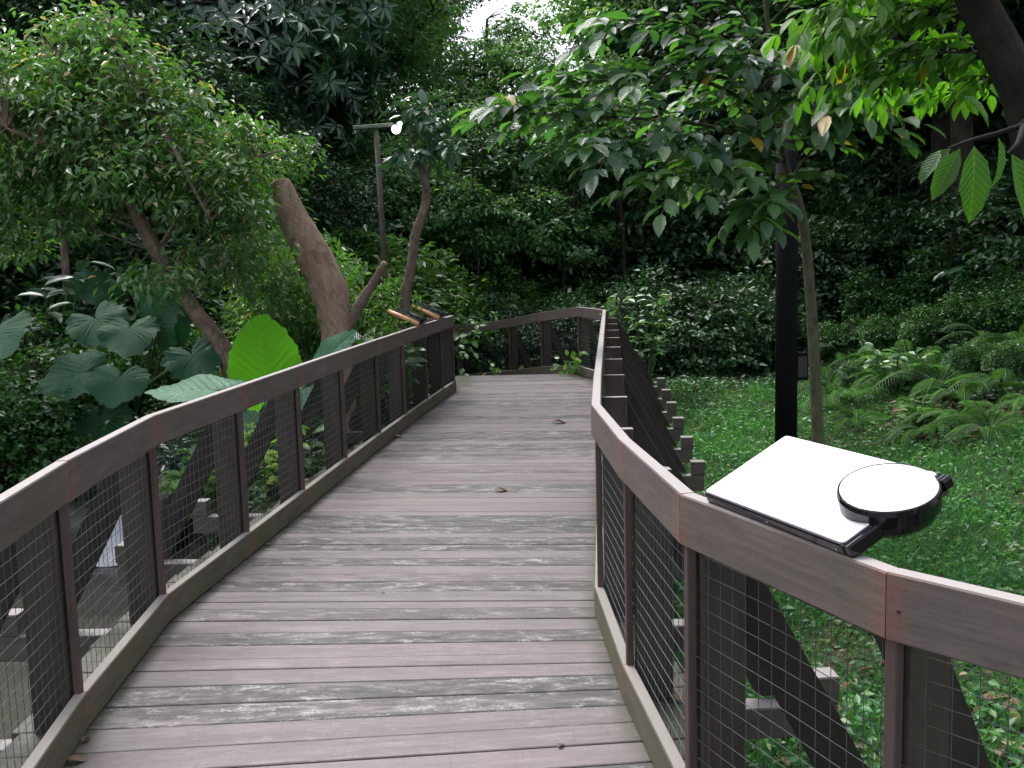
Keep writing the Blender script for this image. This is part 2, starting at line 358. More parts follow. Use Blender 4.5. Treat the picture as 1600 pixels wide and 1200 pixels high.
# ------------------------------------------------------------------ terrain
def sstep(a, b, x): 
    t = np.clip((x - a) / (b - a), 0, 1); return t * t * (3 - 2 * t)
def water_edge(x):
    return np.where(x < -2.8, 8.9 + .25 * np.sin(x * 1.7), 8.9 - (x + 2.8) * 3.0)
def ground(x, y):
    x = np.asarray(x, float); y = np.asarray(y, float)
    n = .06 * np.sin(x * 1.3 + y * .7) + .05 * np.sin(y * 1.9 - x * .6) + .03 * np.sin(x * 3.7 + 1) * np.cos(y * 3.1)
    right = -.68 + 1.35 * sstep(3.2, 8.5, x) * sstep(3, 10, y) + .5 * sstep(8, 14, x) + .32 * sstep(11, 18, y)
    left = -1.35 + 1.15 * sstep(0, 1.0, y - water_edge(x)) + 1.6 * sstep(-5.2, -10, x) * sstep(6, 10, y) + 1.4 * sstep(-7.5, -10, x)
    w = sstep(-1.4, .6, x)
    z = left * (1 - w) + right * w
    z = z * (1 - sstep(13, 17, y)) + (-.45) * sstep(13, 17, y) * (1 - sstep(2, 8, np.abs(x))) + z * sstep(13, 17, y) * sstep(2, 8, np.abs(x))
    hill = 6.5 * sstep(19, 36, y) + 4.5 * sstep(12, 26, -x) * sstep(6, 20, y) + 4.5 * sstep(9, 22, x) * sstep(5, 18, y)
    return z + hill + n
gx = np.concatenate([np.linspace(-120, -14, 24), np.linspace(-13, 13, 131), np.linspace(14, 120, 24)])
gy = np.concatenate([np.linspace(-90, -5, 18), np.linspace(-4, 24, 141), np.linspace(25, 160, 34)])
X, Y = np.meshgrid(gx, gy); Z = ground(X, Y) + rng.normal(0, .012, X.shape)
V = np.stack([X.ravel(), Y.ravel(), Z.ravel()], 1); nx, ny = len(gx), len(gy)
ii = (np.arange(ny - 1)[:, None] * nx + np.arange(nx - 1)[None]).ravel()
Fq = np.stack([ii, ii + 1, ii + nx + 1, ii + nx], 1)
t = NT('soil_and_litter'); ob = t.obj()
a = t.noise(ob, 1.3, 5, .65); b = t.noise(ob, 14, 5, .75); v3 = t.n('ShaderNodeTexVoronoi'); t.l(ob, v3.inputs['Vector']); v3.inputs['Scale'].default_value = 22
c = t.mix(t.mapr(b, .3, .7), (.050, .036, .025), (.110, .078, .056)); c = t.mix(t.mapr(a, .32, .5), c, (.024, .052, .018))
c = t.mix(t.mapr(v3.outputs['Distance'], .1, .35, .5, 0), c, (.17, .11, .075))
m_soil = t.done(t.princ(c, .9, .2, 0, b, .8, .04))
g = np_mesh('ground', V, [Fq], V[:, :2], np.zeros(len(V)), m_soil); tag(g, kind='structure')

# stream surface
t = NT('stream_water'); ob = t.obj(); n1 = t.noise(ob, 2.2, 4, .6, .4); n2 = t.noise(ob, 9, 3, .6)
c = t.mix(t.mapr(n1, .35, .65), (.075, .074, .062), (.055, .056, .045))
m_water = t.done(t.princ(c, .12, .5, 0, t.math('ADD', n1, t.math('MULTIPLY', n2, .3)), .25, .03))
wx = np.linspace(-13, .2, 60); wy = np.linspace(-12, 10, 90); X, Y = np.meshgrid(wx, wy)
V = np.stack([X.ravel(), Y.ravel(), np.full(X.size, -.98)], 1); ii = (np.arange(89)[:, None] * 60 + np.arange(59)[None]).ravel()
w = np_mesh('stream_water', V, [np.stack([ii, ii + 1, ii + 61, ii + 60], 1)], V[:, :2], np.zeros(len(V)), m_water); tag(w, kind='structure')

# ------------------------------------------------------------------ boardwalk geometry (plan points are the inner faces of the kerbs)
LEFT = [(-1.22, 1.25), (-1.42, 2.33), (-1.555, 3.41), (-1.625, 4.48), (-1.515, 5.55), (-1.41, 6.61), (-1.30, 7.71), (-1.18, 8.86), (-1.06, 9.95), (-.93, 11.05), (-.815, 12.0), (-.72, 12.74)]
RIGHT = [(2.10, .62), (1.35, 1.22), (.745, 1.94), (.450, 2.66), (.378, 3.52), (.352, 4.42), (.452, 5.48), (.560, 6.55), (.668, 7.62), (.776, 8.69), (.884, 9.76), (.992, 10.83), (1.10, 11.90), (1.22, 13.08)]
FAR = [(1.22, 13.08), (.945, 14.19), (.453, 15.45), (-.04, 16.35), (-.93, 16.95), (-2.2, 17.25)]
FARZ = [0, 0, -.13, -.27, -.40, -.5]
INNER = [(-.72, 12.74), (-1.15, 13.8), (-1.75, 14.6), (-2.7, 15.1)]
INNERZ = [0, -.1, -.3, -.42]

def polyx(poly, y):
    P = poly
    for (x0, y0), (x1, y1) in zip(P[:-1], P[1:]):
        if min(y0, y1) <= y <= max(y0, y1): return x0 + (x1 - x0) * (y - y0) / (y1 - y0)
    (x0, y0), (x1, y1) = (P[0], P[1]) if abs(y - P[0][1]) < abs(y - P[-1][1]) else (P[-2], P[-1])
    return x0 + (x1 - x0) * (y - y0) / (y1 - y0)

def slope_at(y): return float(np.interp(y, [0, 3.3, 3.86, 4.5, 5.2, 8.4, 11.5, 13.5, 14.6], [.30, .065, -.018, -.06, -.09, -.12, -.09, -.055, -.055]))
deck = MB()
y = 0.2; k = 0
def line_pts(yc, ext):
    s = slope_at(yc)
    def solve(poly, sign):
        x = polyx(poly, yc)
        for _ in range(6): x = polyx(poly, yc + s * x) 
        return x
    LX = solve(LEFT if yc < 12.9 else [(-.72, 12.74), (-.80, 15)], -1) - ext; RX = solve(RIGHT + [(1.2, 13.4), (.93, 14.25)], 1) + ext
    return Vector((LX, yc + s * LX, 0)), Vector((RX, yc + s * RX, 0))
while y < 14.38:
    wd = random.choice([.145, .145, .145, .10, .13]) 
    gp = random.choice([.002, .0025, .0035, .005]); e = .27 + random.uniform(-.012, .012)
    if y > 12.95: e = .10
    A0, A1 = line_pts(y + gp, e); B0, B1 = line_pts(y + wd - gp, e)
    if y < 12.9:
        B0.x = A0.x; B1.x = A1.x if y < 2.2 else B1.x
    th = .04; dz = random.uniform(-.0015, .0015); c = .003; r_ = random.random()
    def ring(P, Q):
        n = (Q - P).normalized(); up = Vector((0, 0, 1))
        return [P - up * (th) + up * dz, Q - up * th + up * dz, Q + up * (dz - c), Q - n * c + up * dz, P + n * c + up * dz, P + up * (dz - c)]
    deck.loft(ring(A0, B0), ring(A1, B1), r_, u0=0)
    y += wd; k += 1
# the walk bends away to the left and ramps down behind the end fence
def ramp_pt(t_):
    o = np.array([(-.80, 14.40, -.01), (-1.15, 14.55, -.10), (-1.75, 14.75, -.3), (-2.7, 15.2, -.42)]); i = np.array([(.92, 14.38, -.01), (.43, 15.5, -.13), (-.35, 16.5, -.30), (-2.2, 17.2, -.5)])
    ts = [0, .33, .66, 1]
    return Vector([np.interp(t_, ts, o[:, q]) for q in range(3)]), Vector([np.interp(t_, ts, i[:, q]) for q in range(3)])
nr = 22
for q in range(nr):
    a0, a1 = ramp_pt(q / nr + .001); b0, b1 = ramp_pt((q + 1) / nr - .002); up = Vector((0, 0, .04))
    deck.loft([a0 - up, b0 - up, b0, a0], [a1 - up, b1 - up, b1, a1])
o = deck.build('boardwalk_deck', m_deck); tag(o, kind='structure')
# joists under the deck
jm = MB()
for off in (.25, .5, .75):
    pts = [Vector((polyx(LEFT, yy) * (1 - off) + polyx(RIGHT, yy) * off, yy, -.115)) for yy in (.9, 3, 5, 7, 9, 11, 12.9)]
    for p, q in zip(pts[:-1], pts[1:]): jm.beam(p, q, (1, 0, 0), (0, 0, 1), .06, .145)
o = jm.build('boardwalk_joists', m_post); tag(o, kind='structure')

HR, HK, ZB = .98, .135, .838      # rail top, kick board top, rail underside
def railing(name, nodes, side, label, z=None, posts=True, brace_skip=(), rail_group=1, wire=True, beam_dim=1.0, open_ends=True):
    """nodes: plan points of the inner face; side +1 when the outside lies to the right of the walking direction"""
    n = len(nodes); z = z or [0] * n; P = [Vector((x, y, 0)) for x, y in nodes]
    dirs = [(P[i + 1] - P[i]).normalized() for i in range(n - 1)]
    outs = [Vector((d.y, -d.x, 0)) * side for d in dirs]
    mit = []; outn = []
    for i in range(n):
        a = outs[max(i - 1, 0)]; b = outs[min(i, n - 2)]; m_ = (a + b).normalized(); outn.append(m_); mit.append(m_ / max(m_.dot(a), .5))
    root = empty(name, (P[n // 2].x, P[n // 2].y, 0)); inv = Vector(root.location)
    tag(root, label, 'railing')
    def part(mb, nm, mat, par=None):
        if par is None:
            mb.v = [tuple(Vector(v) - inv) for v in mb.v]; return mb.build(nm, mat, root)
        mb.v = [tuple(Vector(v) - inv) for v in mb.v]; return mb.build(nm, mat, par)
    def sec(i, j, z0, z1, t0, t1, c=.004, gap=.0012):
        prof = [(t0 + c, z0), (t1 - c, z0), (t1, z0 + c), (t1, z1 - c), (t1 - c, z1), (t0 + c, z1), (t0, z1 - c), (t0, z0 + c)]
        mb = MB(); d = (P[j] - P[i]).normalized()
        A = [P[i] + mit[i] * a + Vector((0, 0, b + z[i])) + d * gap for a, b in prof]; B = [P[j] + mit[j] * a + Vector((0, 0, b + z[j])) - d * gap for a, b in prof]
        if side > 0: A.reverse(); B.reverse()
        mb.loft(A, B); return mb
    for i in range(n - 1):
        part(sec(i, i + 1, .006, HK, 0, .045), 'kick_board', m_kick)
    for i in range(n - 1):
        part(sec(i, i + 1, ZB, HR + random.uniform(-.0015, .0015), 0, .046), 'handrail', m_rail)
    for i in range(n):
        o_ = outn[i]; up = Vector((0, 0, 1)); tn = Vector((-o_.y, o_.x, 0)); zz = Vector((0, 0, z[i]))
        mb = MB(); mb.beam(P[i] + o_ * .030 + zz + up * HK, P[i] + o_ * .030 + zz + up * ZB, o_, tn, .026, .030, .003); part(mb, 'batten', m_batten)
        if not posts: continue
        mb = MB(); base = P[i] + o_ * .120 + zz; lo = -.20
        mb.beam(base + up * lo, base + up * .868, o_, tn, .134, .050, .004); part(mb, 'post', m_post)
        if i in brace_skip: continue
        mb = MB(); shift = tn * .05 * side
        a = P[i] + o_ * .105 + zz + up * .86 + shift; b = P[i] + o_ * .60 + zz + up * -.03 + shift
        dd = (b - a).normalized(); wv = Vector((0, 0, 1)).cross(dd).cross(dd).normalized(); wv = dd.cross(tn).normalized()
        # level top cut and foot cut
        hw = .066 / max(abs(dd.z), .3); th2 = tn * .023
        rg = lambda c0: [c0 - o_ * hw - th2, c0 + o_ * hw - th2, c0 + o_ * hw + th2, c0 - o_ * hw + th2]
        A = rg(a); B = rg(b)
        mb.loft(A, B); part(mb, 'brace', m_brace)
        mb = MB(); q0 = P[i] - o_ * .35 + zz + up * -.103; q1 = P[i] + o_ * .80 + zz + up * -.103
        mb.beam(q0, q1, tn, up, .095, .12, .005); bo = part(mb, 'cantilever_beam', m_beam)
        mb = MB(); c0 = P[i] + o_ * .70 + zz + up * .012; mb.beam(c0, c0 + o_ * .105, tn, up, .098, .105, .005); part(mb, 'stop_block', m_beam, bo)
    if wire:
        for i in range(n - 1):
            mb = MB(); A = P[i] + mit[i] * .048; B = P[i + 1] + mit[i + 1] * .048; d = (B - A); L = d.length; d.normalize(); nn = outs[i]
            r = .0013; bow = random.uniform(-.006, .010)
            nh = 15; z0 = HK - .02; dzz = (ZB + .02 - z0) / nh
            for h in range(nh + 1):
                zc = z0 + h * dzz + random.uniform(-.003, .003); pts = []; m_ = 6
                for q in range(m_ + 1):
                    f = q / m_; zz2 = z[i] * (1 - f) + z[i + 1] * f
                    pts.append(A + d * (L * f) + nn * (bow * math.sin(math.pi * f) + random.uniform(-.0015, .0015)) + Vector((0, 0, zc + zz2)))
                mb.tube(pts, [r] * (m_ + 1), 3, 0, False)
            nv = max(2, int(L / .052))
            for q in range(nv + 1):
                f = q / nv; zz2 = z[i] * (1 - f) + z[i + 1] * f; p = A + d * (L * f) + nn * (bow * math.sin(math.pi * f) + .003) + Vector((0, 0, zz2))
                mb.tube([p + Vector((0, 0, z0)), p + Vector((random.uniform(-.002, .002), 0, (z0 + ZB) / 2)), p + Vector((0, 0, ZB + .02))], [r] * 3, 3, 0, False)
            part(mb, 'mesh_panel', m_wire)
    return root, P, outn, part

rl, PL, OL, _ = railing('railing', LEFT, -1, 'long timber and wire mesh railing along the stream, carrying the two orange-edged panels')
rr, PR, OR, partR = railing('railing', RIGHT, 1, 'curving timber and wire mesh railing beside the lawn, carrying the large white panel')
rf, PF, OF, _ = railing('railing', FAR, 1, 'timber end railing across the far turn of the boardwalk with vines climbing it', FARZ, brace_skip=(0,))
ri, PI, OI, _ = railing('railing', INNER, -1, 'short timber railing beyond the far turn, mostly hidden behind the stream-side railing', INNERZ, brace_skip=(0,))
# knot hole and nail marks on the nearest rail board
d01 = (PR[1] - PR[2]).normalized()
def disc_part(nm, c, axis, r, th, mat, root, seg=14):
    mb = MB(); axis = Vector(axis).normalized(); u = axis.orthogonal().normalized(); w_ = axis.cross(u)
    A = [c + (u * math.cos(2 * math.pi * i / seg) + w_ * math.sin(2 * math.pi * i / seg)) * r for i in range(seg)]; B = [p + axis * th for p in A]
    mb.loft(A, B); mb.v = [tuple(Vector(v) - Vector(root.location)) for v in mb.v]; return mb.build(nm, mat, root)
outR = Vector((d01.y, -d01.x, 0)); outR = outR if outR.x > 0 else -outR
disc_part('knot', PR[2] + d01 * .028 + Vector((0, 0, .905)), -outR, .0042, .0016, m_brace, rr)
disc_part('knot', PR[2] - d01 * .03 + Vector((0, 0, .91)), -outR, .002, .0013, m_kick, rr)

# ------------------------------------------------------------------ the panels on the rails
def panel_sign(origin, u, w_, size, dc, drad, style, label, dn=None):
    """tilted panel: origin = front left corner, u along the front edge, w_ up the slope"""
    u = u.normalized(); w_ = w_.normalized(); N = u.cross(w_).normalized()
    root = empty('information_panel', origin); tag(root, label, 'information panel')
    sx, sy = size; th = .030
    def P(a, b, c): return u * a + w_ * b + N * c
    def rr_ring(x0, y0, x1, y1, r, c, seg=5):
        out = []
        for cx, cy_, a0 in ((x1 - r, y0 + r, -90), (x1 - r, y1 - r, 0), (x0 + r, y1 - r, 90), (x0 + r, y0 + r, 180)):
            for i in range(seg + 1):
                a = R(a0 + 90 * i / seg); out.append(P(cx + r * math.cos(a), cy_ + r * math.sin(a), c))
        return out
    mb = MB(); e = .0
    rings = [rr_ring(.003, .003, sx - .003, sy - .003, .012, 0), rr_ring(0, 0, sx, sy, .014, .004), rr_ring(0, 0, sx, sy, .014, th - .004), rr_ring(.003, .003, sx - .003, sy - .003, .012, th)]
    for a, b in zip(rings[:-1], rings[1:]): mb.loft(a, b, .5, caps=False)
    i0 = len(mb.v); mb.v += [tuple(p) for p in rings[-1]] + [tuple(p) for p in rings[0]]; n = len(rings[0])
    mb.face(tuple(i0 + i for i in range(n)), [(0, 0)] * n, .5); mb.face(tuple(i0 + n + i for i in reversed(range(n))), [(0, 0)] * n, .5)
    mb.build('frame', m_black, root, False)
    mb = MB(); a = rr_ring(.006, .006, sx - .006, sy - .006, .010, th + .0008); b = rr_ring(.007, .007, sx - .007, sy - .007, .009, th + .0035)
    mb.loft(a, b, .5, caps=False); i0 = len(mb.v); mb.v += [tuple(p) for p in b]; mb.face(tuple(i0 + i for i in range(n)), [(0, 0)] * n, .5)
    mb.build('panel_face', m_sky_white if style == 0 else m_darkplate, root)
    # round dome on a deep black rim
    seg = 56; cx, cy_ = dc
    dN = (Vector(dn).normalized() if dn else N); dU = (u - dN * u.dot(dN)).normalized(); dW = dN.cross(dU); dC = P(cx, cy_, 0)
    def circ(r, c): return [dC + dU * (r * math.cos(2 * math.pi * i / seg)) + dW * (r * math.sin(2 * math.pi * i / seg)) + dN * c for i in range(seg)]
    mb = MB(); k_ = drad / .115
    prof = [(drad * .56, -.032), (drad * .80, -.024), (drad * .94, -.008), (drad * 1.02, .012), (drad * 1.045, .034 + th * .3), (drad * 1.015, .044 + th * .3), (drad * .985, .0465 + th * .3), (drad * .975, .0455 + th * .3)] if style == 0 else [(drad * .80, th), (drad * .97, -.008 if style == 0 else th + .004), (drad * 1.03, .008 + th * .6), (drad * 1.035, .026 + th * .6), (drad * 1.0, .036 + th * .6), (drad * .955, .036 + th * .6), (drad * .94, .030 + th * .6)]
    for (r0, c0), (r1, c1) in zip(prof[:-1], prof[1:]): mb.loft(circ(r0, c0), circ(r1, c1), .5, caps=False)
    i0 = len(mb.v); mb.v += [tuple(p) for p in circ(*prof[0])]; mb.face(tuple(i0 + i for i in reversed(range(seg))), [(0, 0)] * seg, .5)
    mb.build('rim', m_black, root, True)
    zt = .0450 + th * .3 if style == 0 else .031 + th * .6
    mb = MB(); pr = [(drad * (.974 if style == 0 else .948), zt), (drad * .90, zt + .0035), (drad * .75, zt + .0065), (drad * .5, zt + .009), (drad * .25, zt + .0105), (.0005, zt + .011)]
    for (r0, c0), (r1, c1) in zip(pr[:-1], pr[1:]): mb.loft(circ(r0, c0), circ(r1, c1), .5, caps=False)
    mb.build('dial', m_sky_white if style == 0 else m_darkplate, root, True)
    # screws along the front edge
    for fx in (.03, .5, .95):
        mb = MB(); c0 = P(sx * fx, -.0005, th * .5); nn = -w_
        A = [c0 + (u * math.cos(2 * math.pi * i / 8) + N * math.sin(2 * math.pi * i / 8)) * .0035 for i in range(8)]; mb.loft(A, [p + nn * .0015 for p in A], .5); mb.build('screw', m_bolt, root)
    if style == 0:   # black side cheek and bracket blocks down to the rail
        mb = MB(); mb.beam(P(sx + .0065, .002, th * .5 - .003), P(sx + .0065, sy, th * .5 - .003), u, N, .012, th + .006, .004); mb.build('side_cheek', m_black, root)
        mb = MB(); mb.beam(P(sx + .012, sy * .93, .012), P(sx + .012, sy + .002, .012), u, N, .018, .030, .006); mb.build('end_cap', m_black, root)
    else:            # rounded orange bar along the edge that faces down the walk
        mb = MB(); mb.tube([P(-.010, -.01, th * .45), P(-.010, sy * .5, th * .45), P(-.010, sy + .01, th * .45)], [.024] * 3, 14); mb.build('edge_bar', m_orange, root, True)
    return root, u, w_, N

FL = Vector((.494, 2.562, 1.006)); u = Vector((.358, -.934, -.002)).normalized(); N1 = Vector((-.412, -.16, .897)); N1 = (N1 - u * N1.dot(u)).normalized(); w_ = N1.cross(u)
n_ = Vector((-u.y, u.x, 0)).normalized()
sg, u1, w1, N1 = panel_sign(FL - N1 * .030, u, w_, (.554, .2965), (.500, .178), .106, 0, 'large glossy panel coloured white like the sky it reflects, with a round dial, mounted on the railing beside the lawn', (-.21, -.27, 1))
# bracket under the panel
mb = MB()
for f in (.22, .75):
    a = u * (.50 * f) + n_ * .012 - N1 * .008; mb.beam(a, a + w1 * .12, u, N1, .05, .014, .002)
mb.build('bracket', m_black, sg)
mb = MB(); q = u * .43 + w1 * .30 + N1 * -.02; mb.beam(q, q + u * .10, w1, N1, .03, .04, .003); mb.build('hinge_block', m_post, sg)

def left_panel(py, Yc, label, far):
    # on the stream-side rail: plate hanging outward, edge bar square to the rail
    i = np.searchsorted([p[1] for p in LEFT], Yc) - 1; A = PL[i]; B = PL[i + 1]; f = (Yc - A.y) / (B.y - A.y); p = A.lerp(B, f); o_ = OL[i]
    tn = (B - A).normalized()
    org = p + o_ * .01 + Vector((0, 0, .998)); ww = (o_ * math.cos(R(24)) + Vector((0, 0, 1)) * math.sin(R(24)))
    return panel_sign(org, tn, ww, (.50, .33), (.34, .10), .11, 1, label)
left_panel(500, 10.6, 'dark panel with an orange edge bar on the stream-side railing, the nearer of the two', 0)
left_panel(480, 11.75, 'dark panel with an orange edge bar on the stream-side railing, the farther of the two', 1)

# ------------------------------------------------------------------ plants: generators
def in_lobes(lobes, n, shell=.45):
    """sample points inside ellipsoid lobes, biased to their outer part"""
    vol = np.array([l[1][0] * l[1][1] * l[1][2] for l in lobes]) ** .8; pick = rng.choice(len(lobes), n, p=vol / vol.sum())
    d = nrmz(rng.normal(size=(n, 3))); r = (shell ** 3 + (1 - shell ** 3) * rng.random(n)) ** (1 / 3)
    C = np.array([l[0] for l in lobes])[pick]; Rr = np.array([l[1] for l in lobes])[pick]
    return C + d * r[:, None] * Rr, d

def cluster_leaves(C, outd, per, spread, L, ratio, droop=.35, flat=.8, whorl=False, lv=.25):
    n = len(C)
    if whorl:
        k = per; ang = (np.arange(k) / k * 2 * np.pi)[None] + rng.random((n, 1)) * 6.28
        ax = nrmz(np.array([0, 0, .55]) + outd * .9 + rng.normal(size=(n, 3)) * .3)
        e1 = nrmz(np.cross(ax, nrmz(rng.normal(size=(n, 3))))); e2 = np.cross(ax, e1)
        D = (e1[:, None] * np.cos(ang)[..., None] + e2[:, None] * np.sin(ang)[..., None]) + ax[:, None] * rng.uniform(-.15, .5, (n, k, 1)) + np.array([0, 0, -.35])
        N = np.repeat(ax[:, None], k, 1) + rng.normal(size=(n, k, 3)) * .12
        P = np.repeat(C[:, None], k, 1) + D * .02
        P, D, N = P.reshape(-1, 3), D.reshape(-1, 3), N.reshape(-1, 3)
        Ls = L * (1 + lv * rng.normal(size=len(P)).clip(-2, 2) * .5); base = np.repeat(rng.random(n), k)
    else:
        k = per; P = (np.repeat(C[:, None], k, 1) + rng.normal(size=(n, k, 3)) * np.array([spread, spread, spread * .45])).reshape(-1, 3)
        od = np.repeat(outd[:, None], k, 1).reshape(-1, 3)
        D = od * .6 + rng.normal(size=P.shape) * .75; D[:, 2] = D[:, 2] * .5 - droop
        N = np.array([0, 0, flat]) + od * .25 + rng.normal(size=P.shape) * .42; Ls = L * (1 + lv * rng.normal(size=len(P)).clip(-2, 2)); base = np.repeat(rng.random(n), k)
    rn = np.clip(base * .6 + rng.random(len(P)) * .4, 0, .95); m_ = rng.random(len(P)) < .045; rn[m_] = rng.uniform(.955, 1, m_.sum())
    return P, D, N, Ls, Ls * ratio, rn

def tree(name, label, cat, group, trunks, lobes, ncl, per, spread, L, ratio, mat, bark, T=T_SMALL, whorl=False, shell=.4, droop=.35, flat=.8, twigs=.35, twig_r=.008, loc=None, limbs=()):
    loc = Vector(loc) if loc is not None else Vector(trunks[0][0][0]); root = empty(name, loc); tag(root, label, cat, group)
    mb = MB(); anchors = []
    for pts, rad in trunks:
        pp = grid_pts(pts, 5); rr_ = lerp_list(rad, 5); mb.tube([p - loc for p in pp], rr_, 10, .14); anchors += pp[len(pp) // 3:]
    mb.build('trunk', bark, root, True)
    mb = MB()
    for pts, rad in limbs:
        pp = grid_pts(pts, 4); rr_ = lerp_list(rad, 4); mb.tube([p - loc for p in pp], rr_, 7, .12); anchors += pp[1:]
    C, od = in_lobes(lobes, ncl, shell)
    AN = np.array([tuple(a) for a in anchors])
    for c in C[rng.random(len(C)) < twigs]:
        i = np.argmin(((AN - c) ** 2).sum(1) + 0.6 * (AN[:, 2] > c[2])); a = Vector(AN[i]); b = Vector(c); md = a.lerp(b, .55) + Vector((random.uniform(-.1, .1), random.uniform(-.1, .1), .08 + .12 * (b - a).length))
        mb.tube([a - loc, md - loc, b - loc], [twig_r * 1.8, twig_r * 1.2, twig_r * .5], 4, 0, False)
    if mb.v: mb.build('branches', bark, root, True)
    P, D, N, Ls, Ws, rn = cluster_leaves(C, od, per, spread, L, ratio, droop, flat, whorl)
    leaf_mesh('crown', P - np.array(tuple(loc)), D, N, Ls, Ws, T, mat, root, rn)
    return root

def copy_tree(o, loc, rz=0, s=1.0, label=None):
    r = o.copy(); col.objects.link(r); r.location = loc; r.rotation_euler = (0, 0, rz); r.scale = s if isinstance(s, tuple) else (s, s, s)
    if label: r['label'] = label
    for ch in list(o.children):
        c = ch.copy(); col.objects.link(c); c.parent = r
    return r
def gz(x, y): return float(ground(x, y))

# ------------------------------------------------------------------ left: the small-leaved leaning tree
def lob(px, py, Yd, rpx, ry=None, rz=None):
    k = Yd / F; return (tuple(W(px, py, Yd)), (rpx * k, (ry or rpx) * k, (rz or rpx) * k))
YT = 9.6
tr = [([W(372, 640, YT), W(352, 550, YT), W(300, 480, YT), W(245, 395, YT), W(205, 315, YT), W(182, 255, YT), W(160, 190, YT), W(140, 110, YT)], [.10, .085, .075, .07, .062, .05, .035, .02])]
lm = [([W(205, 315, YT), W(150, 260, YT - .3), W(80, 230, YT - .5), W(10, 200, YT - .6)], [.04, .03, .022, .01]),
      ([W(182, 255, YT), W(235, 190, YT), W(225, 150, YT - .2), W(180, 70, YT - .2)], [.035, .028, .02, .01]),
      ([W(225, 160, YT), W(270, 230, YT - .4), W(300, 290, YT - .5), W(330, 345, YT - .5)], [.028, .024, .02, .01]),
      ([W(205, 315, YT), W(270, 290, YT), W(350, 260, YT), W(440, 235, YT)], [.035, .028, .02, .01]),
      ([W(245, 395, YT), W(300, 300, YT + .6), W(300, 230, YT + .6)], [.03, .02, .01])]
lobes = [lob(135, 70, YT, 65), lob(70, 130, YT, 90), lob(215, 130, YT, 70, 80, 60), lob(30, 230, YT, 90), lob(140, 210, YT, 110), lob(270, 210, YT, 90, 90, 75), lob(355, 240, YT + .2, 72, 70, 62),
         lob(430, 240, YT + 1.5, 45, 50, 35), lob(200, 270, YT - .3, 90, 90, 60), lob(330, 300, YT - .2, 90, 80, 60), lob(400, 335, YT + 1.4, 62, 50, 55), lob(360, 400, YT, 70, 70, 55), lob(60, 300, YT, 80, 90, 50),
         lob(410, 440, YT + 1.4, 50, 60, 45), lob(250, 440, YT - .8, 60, 50, 35), lob(-30, 150, YT, 80), lob(175, 40, YT, 28, 40, 22), lob(95, 35, YT, 26, 40, 25), lob(455, 225, YT + 1.5, 26, 40, 18), lob(300, 150, YT, 32, 40, 24), lob(390, 190, YT, 26, 40, 18), lob(470, 260, YT + 1.5, 20, 30, 20), lob(440, 480, YT + 1.4, 32, 40, 30), lob(10, 380, YT, 50, 60, 35), lob(120, 340, YT, 45, 60, 30)]
tree('leaning_tree', 'leaning tree with a wide arching crown of small bright leaves above the elephant ears', 'tree', None, tr, lobes, 1080, 19, .115, .088, .40, m_lf_small, m_bark_brown, twigs=.35, twig_r=.004, limbs=lm, shell=.25, droop=.55)

# cut leaning trunk
loc = W(527, 560, 10.2); root = empty('cut_tree_trunk', loc); tag(root, 'thick tan cut-off trunk leaning left behind the stream-side railing', 'tree trunk')
mb = MB(); pts = grid_pts([W(532, 700, 10.2), W(528, 600, 10.2), W(525, 520, 10.2), W(516, 460, 10.2), W(490, 400, 10.2), W(458, 340, 10.15), W(441, 293, 10.1), W(438, 284, 10.1)], 6)
mb.tube([p - loc for p in pts], lerp_list([.22, .17, .15, .185, .185, .150, .105, .085], 6), 18, .06); mb.build('trunk', m_bark_tan, root, True)
mb = MB(); pts = grid_pts([W(535, 530, 10.2), W(556, 485, 10.2), W(580, 447, 10.2), W(602, 410, 10.15)], 5); mb.tube([p - loc for p in pts], lerp_list([.09, .06, .045, .035], 5), 9, .12); mb.build('branch_stub', m_bark_brown, root, True)

# bent thin tree with a forked top
Yb = 11.5
tree('bent_sapling', 'thin bent tree with a forked top rising beside the two orange-edged panels', 'tree', None,
     [([W(625, 640, Yb), W(633, 470, Yb), W(641, 425, Yb), W(650, 365, Yb), W(666, 315, Yb), W(662, 270, Yb)], [.07, .06, .055, .055, .05, .045])],
     [lob(668, 180, Yb, 36, 60, 22), lob(690, 215, Yb, 30, 40, 25), lob(645, 250, Yb, 18, 40, 16)], 34, 8, .12, .16, .42, m_lf_dark, m_bark_brown, T=T_OVAL, twig_r=.006, twigs=.6, droop=.4,
     limbs=[([W(662, 272, Yb), W(650, 240, Yb), W(642, 215, Yb), W(640, 195, Yb)], [.035, .022, .015, .01]), ([W(664, 280, Yb), W(672, 262, Yb), W(676, 240, Yb)], [.03, .022, .012])])

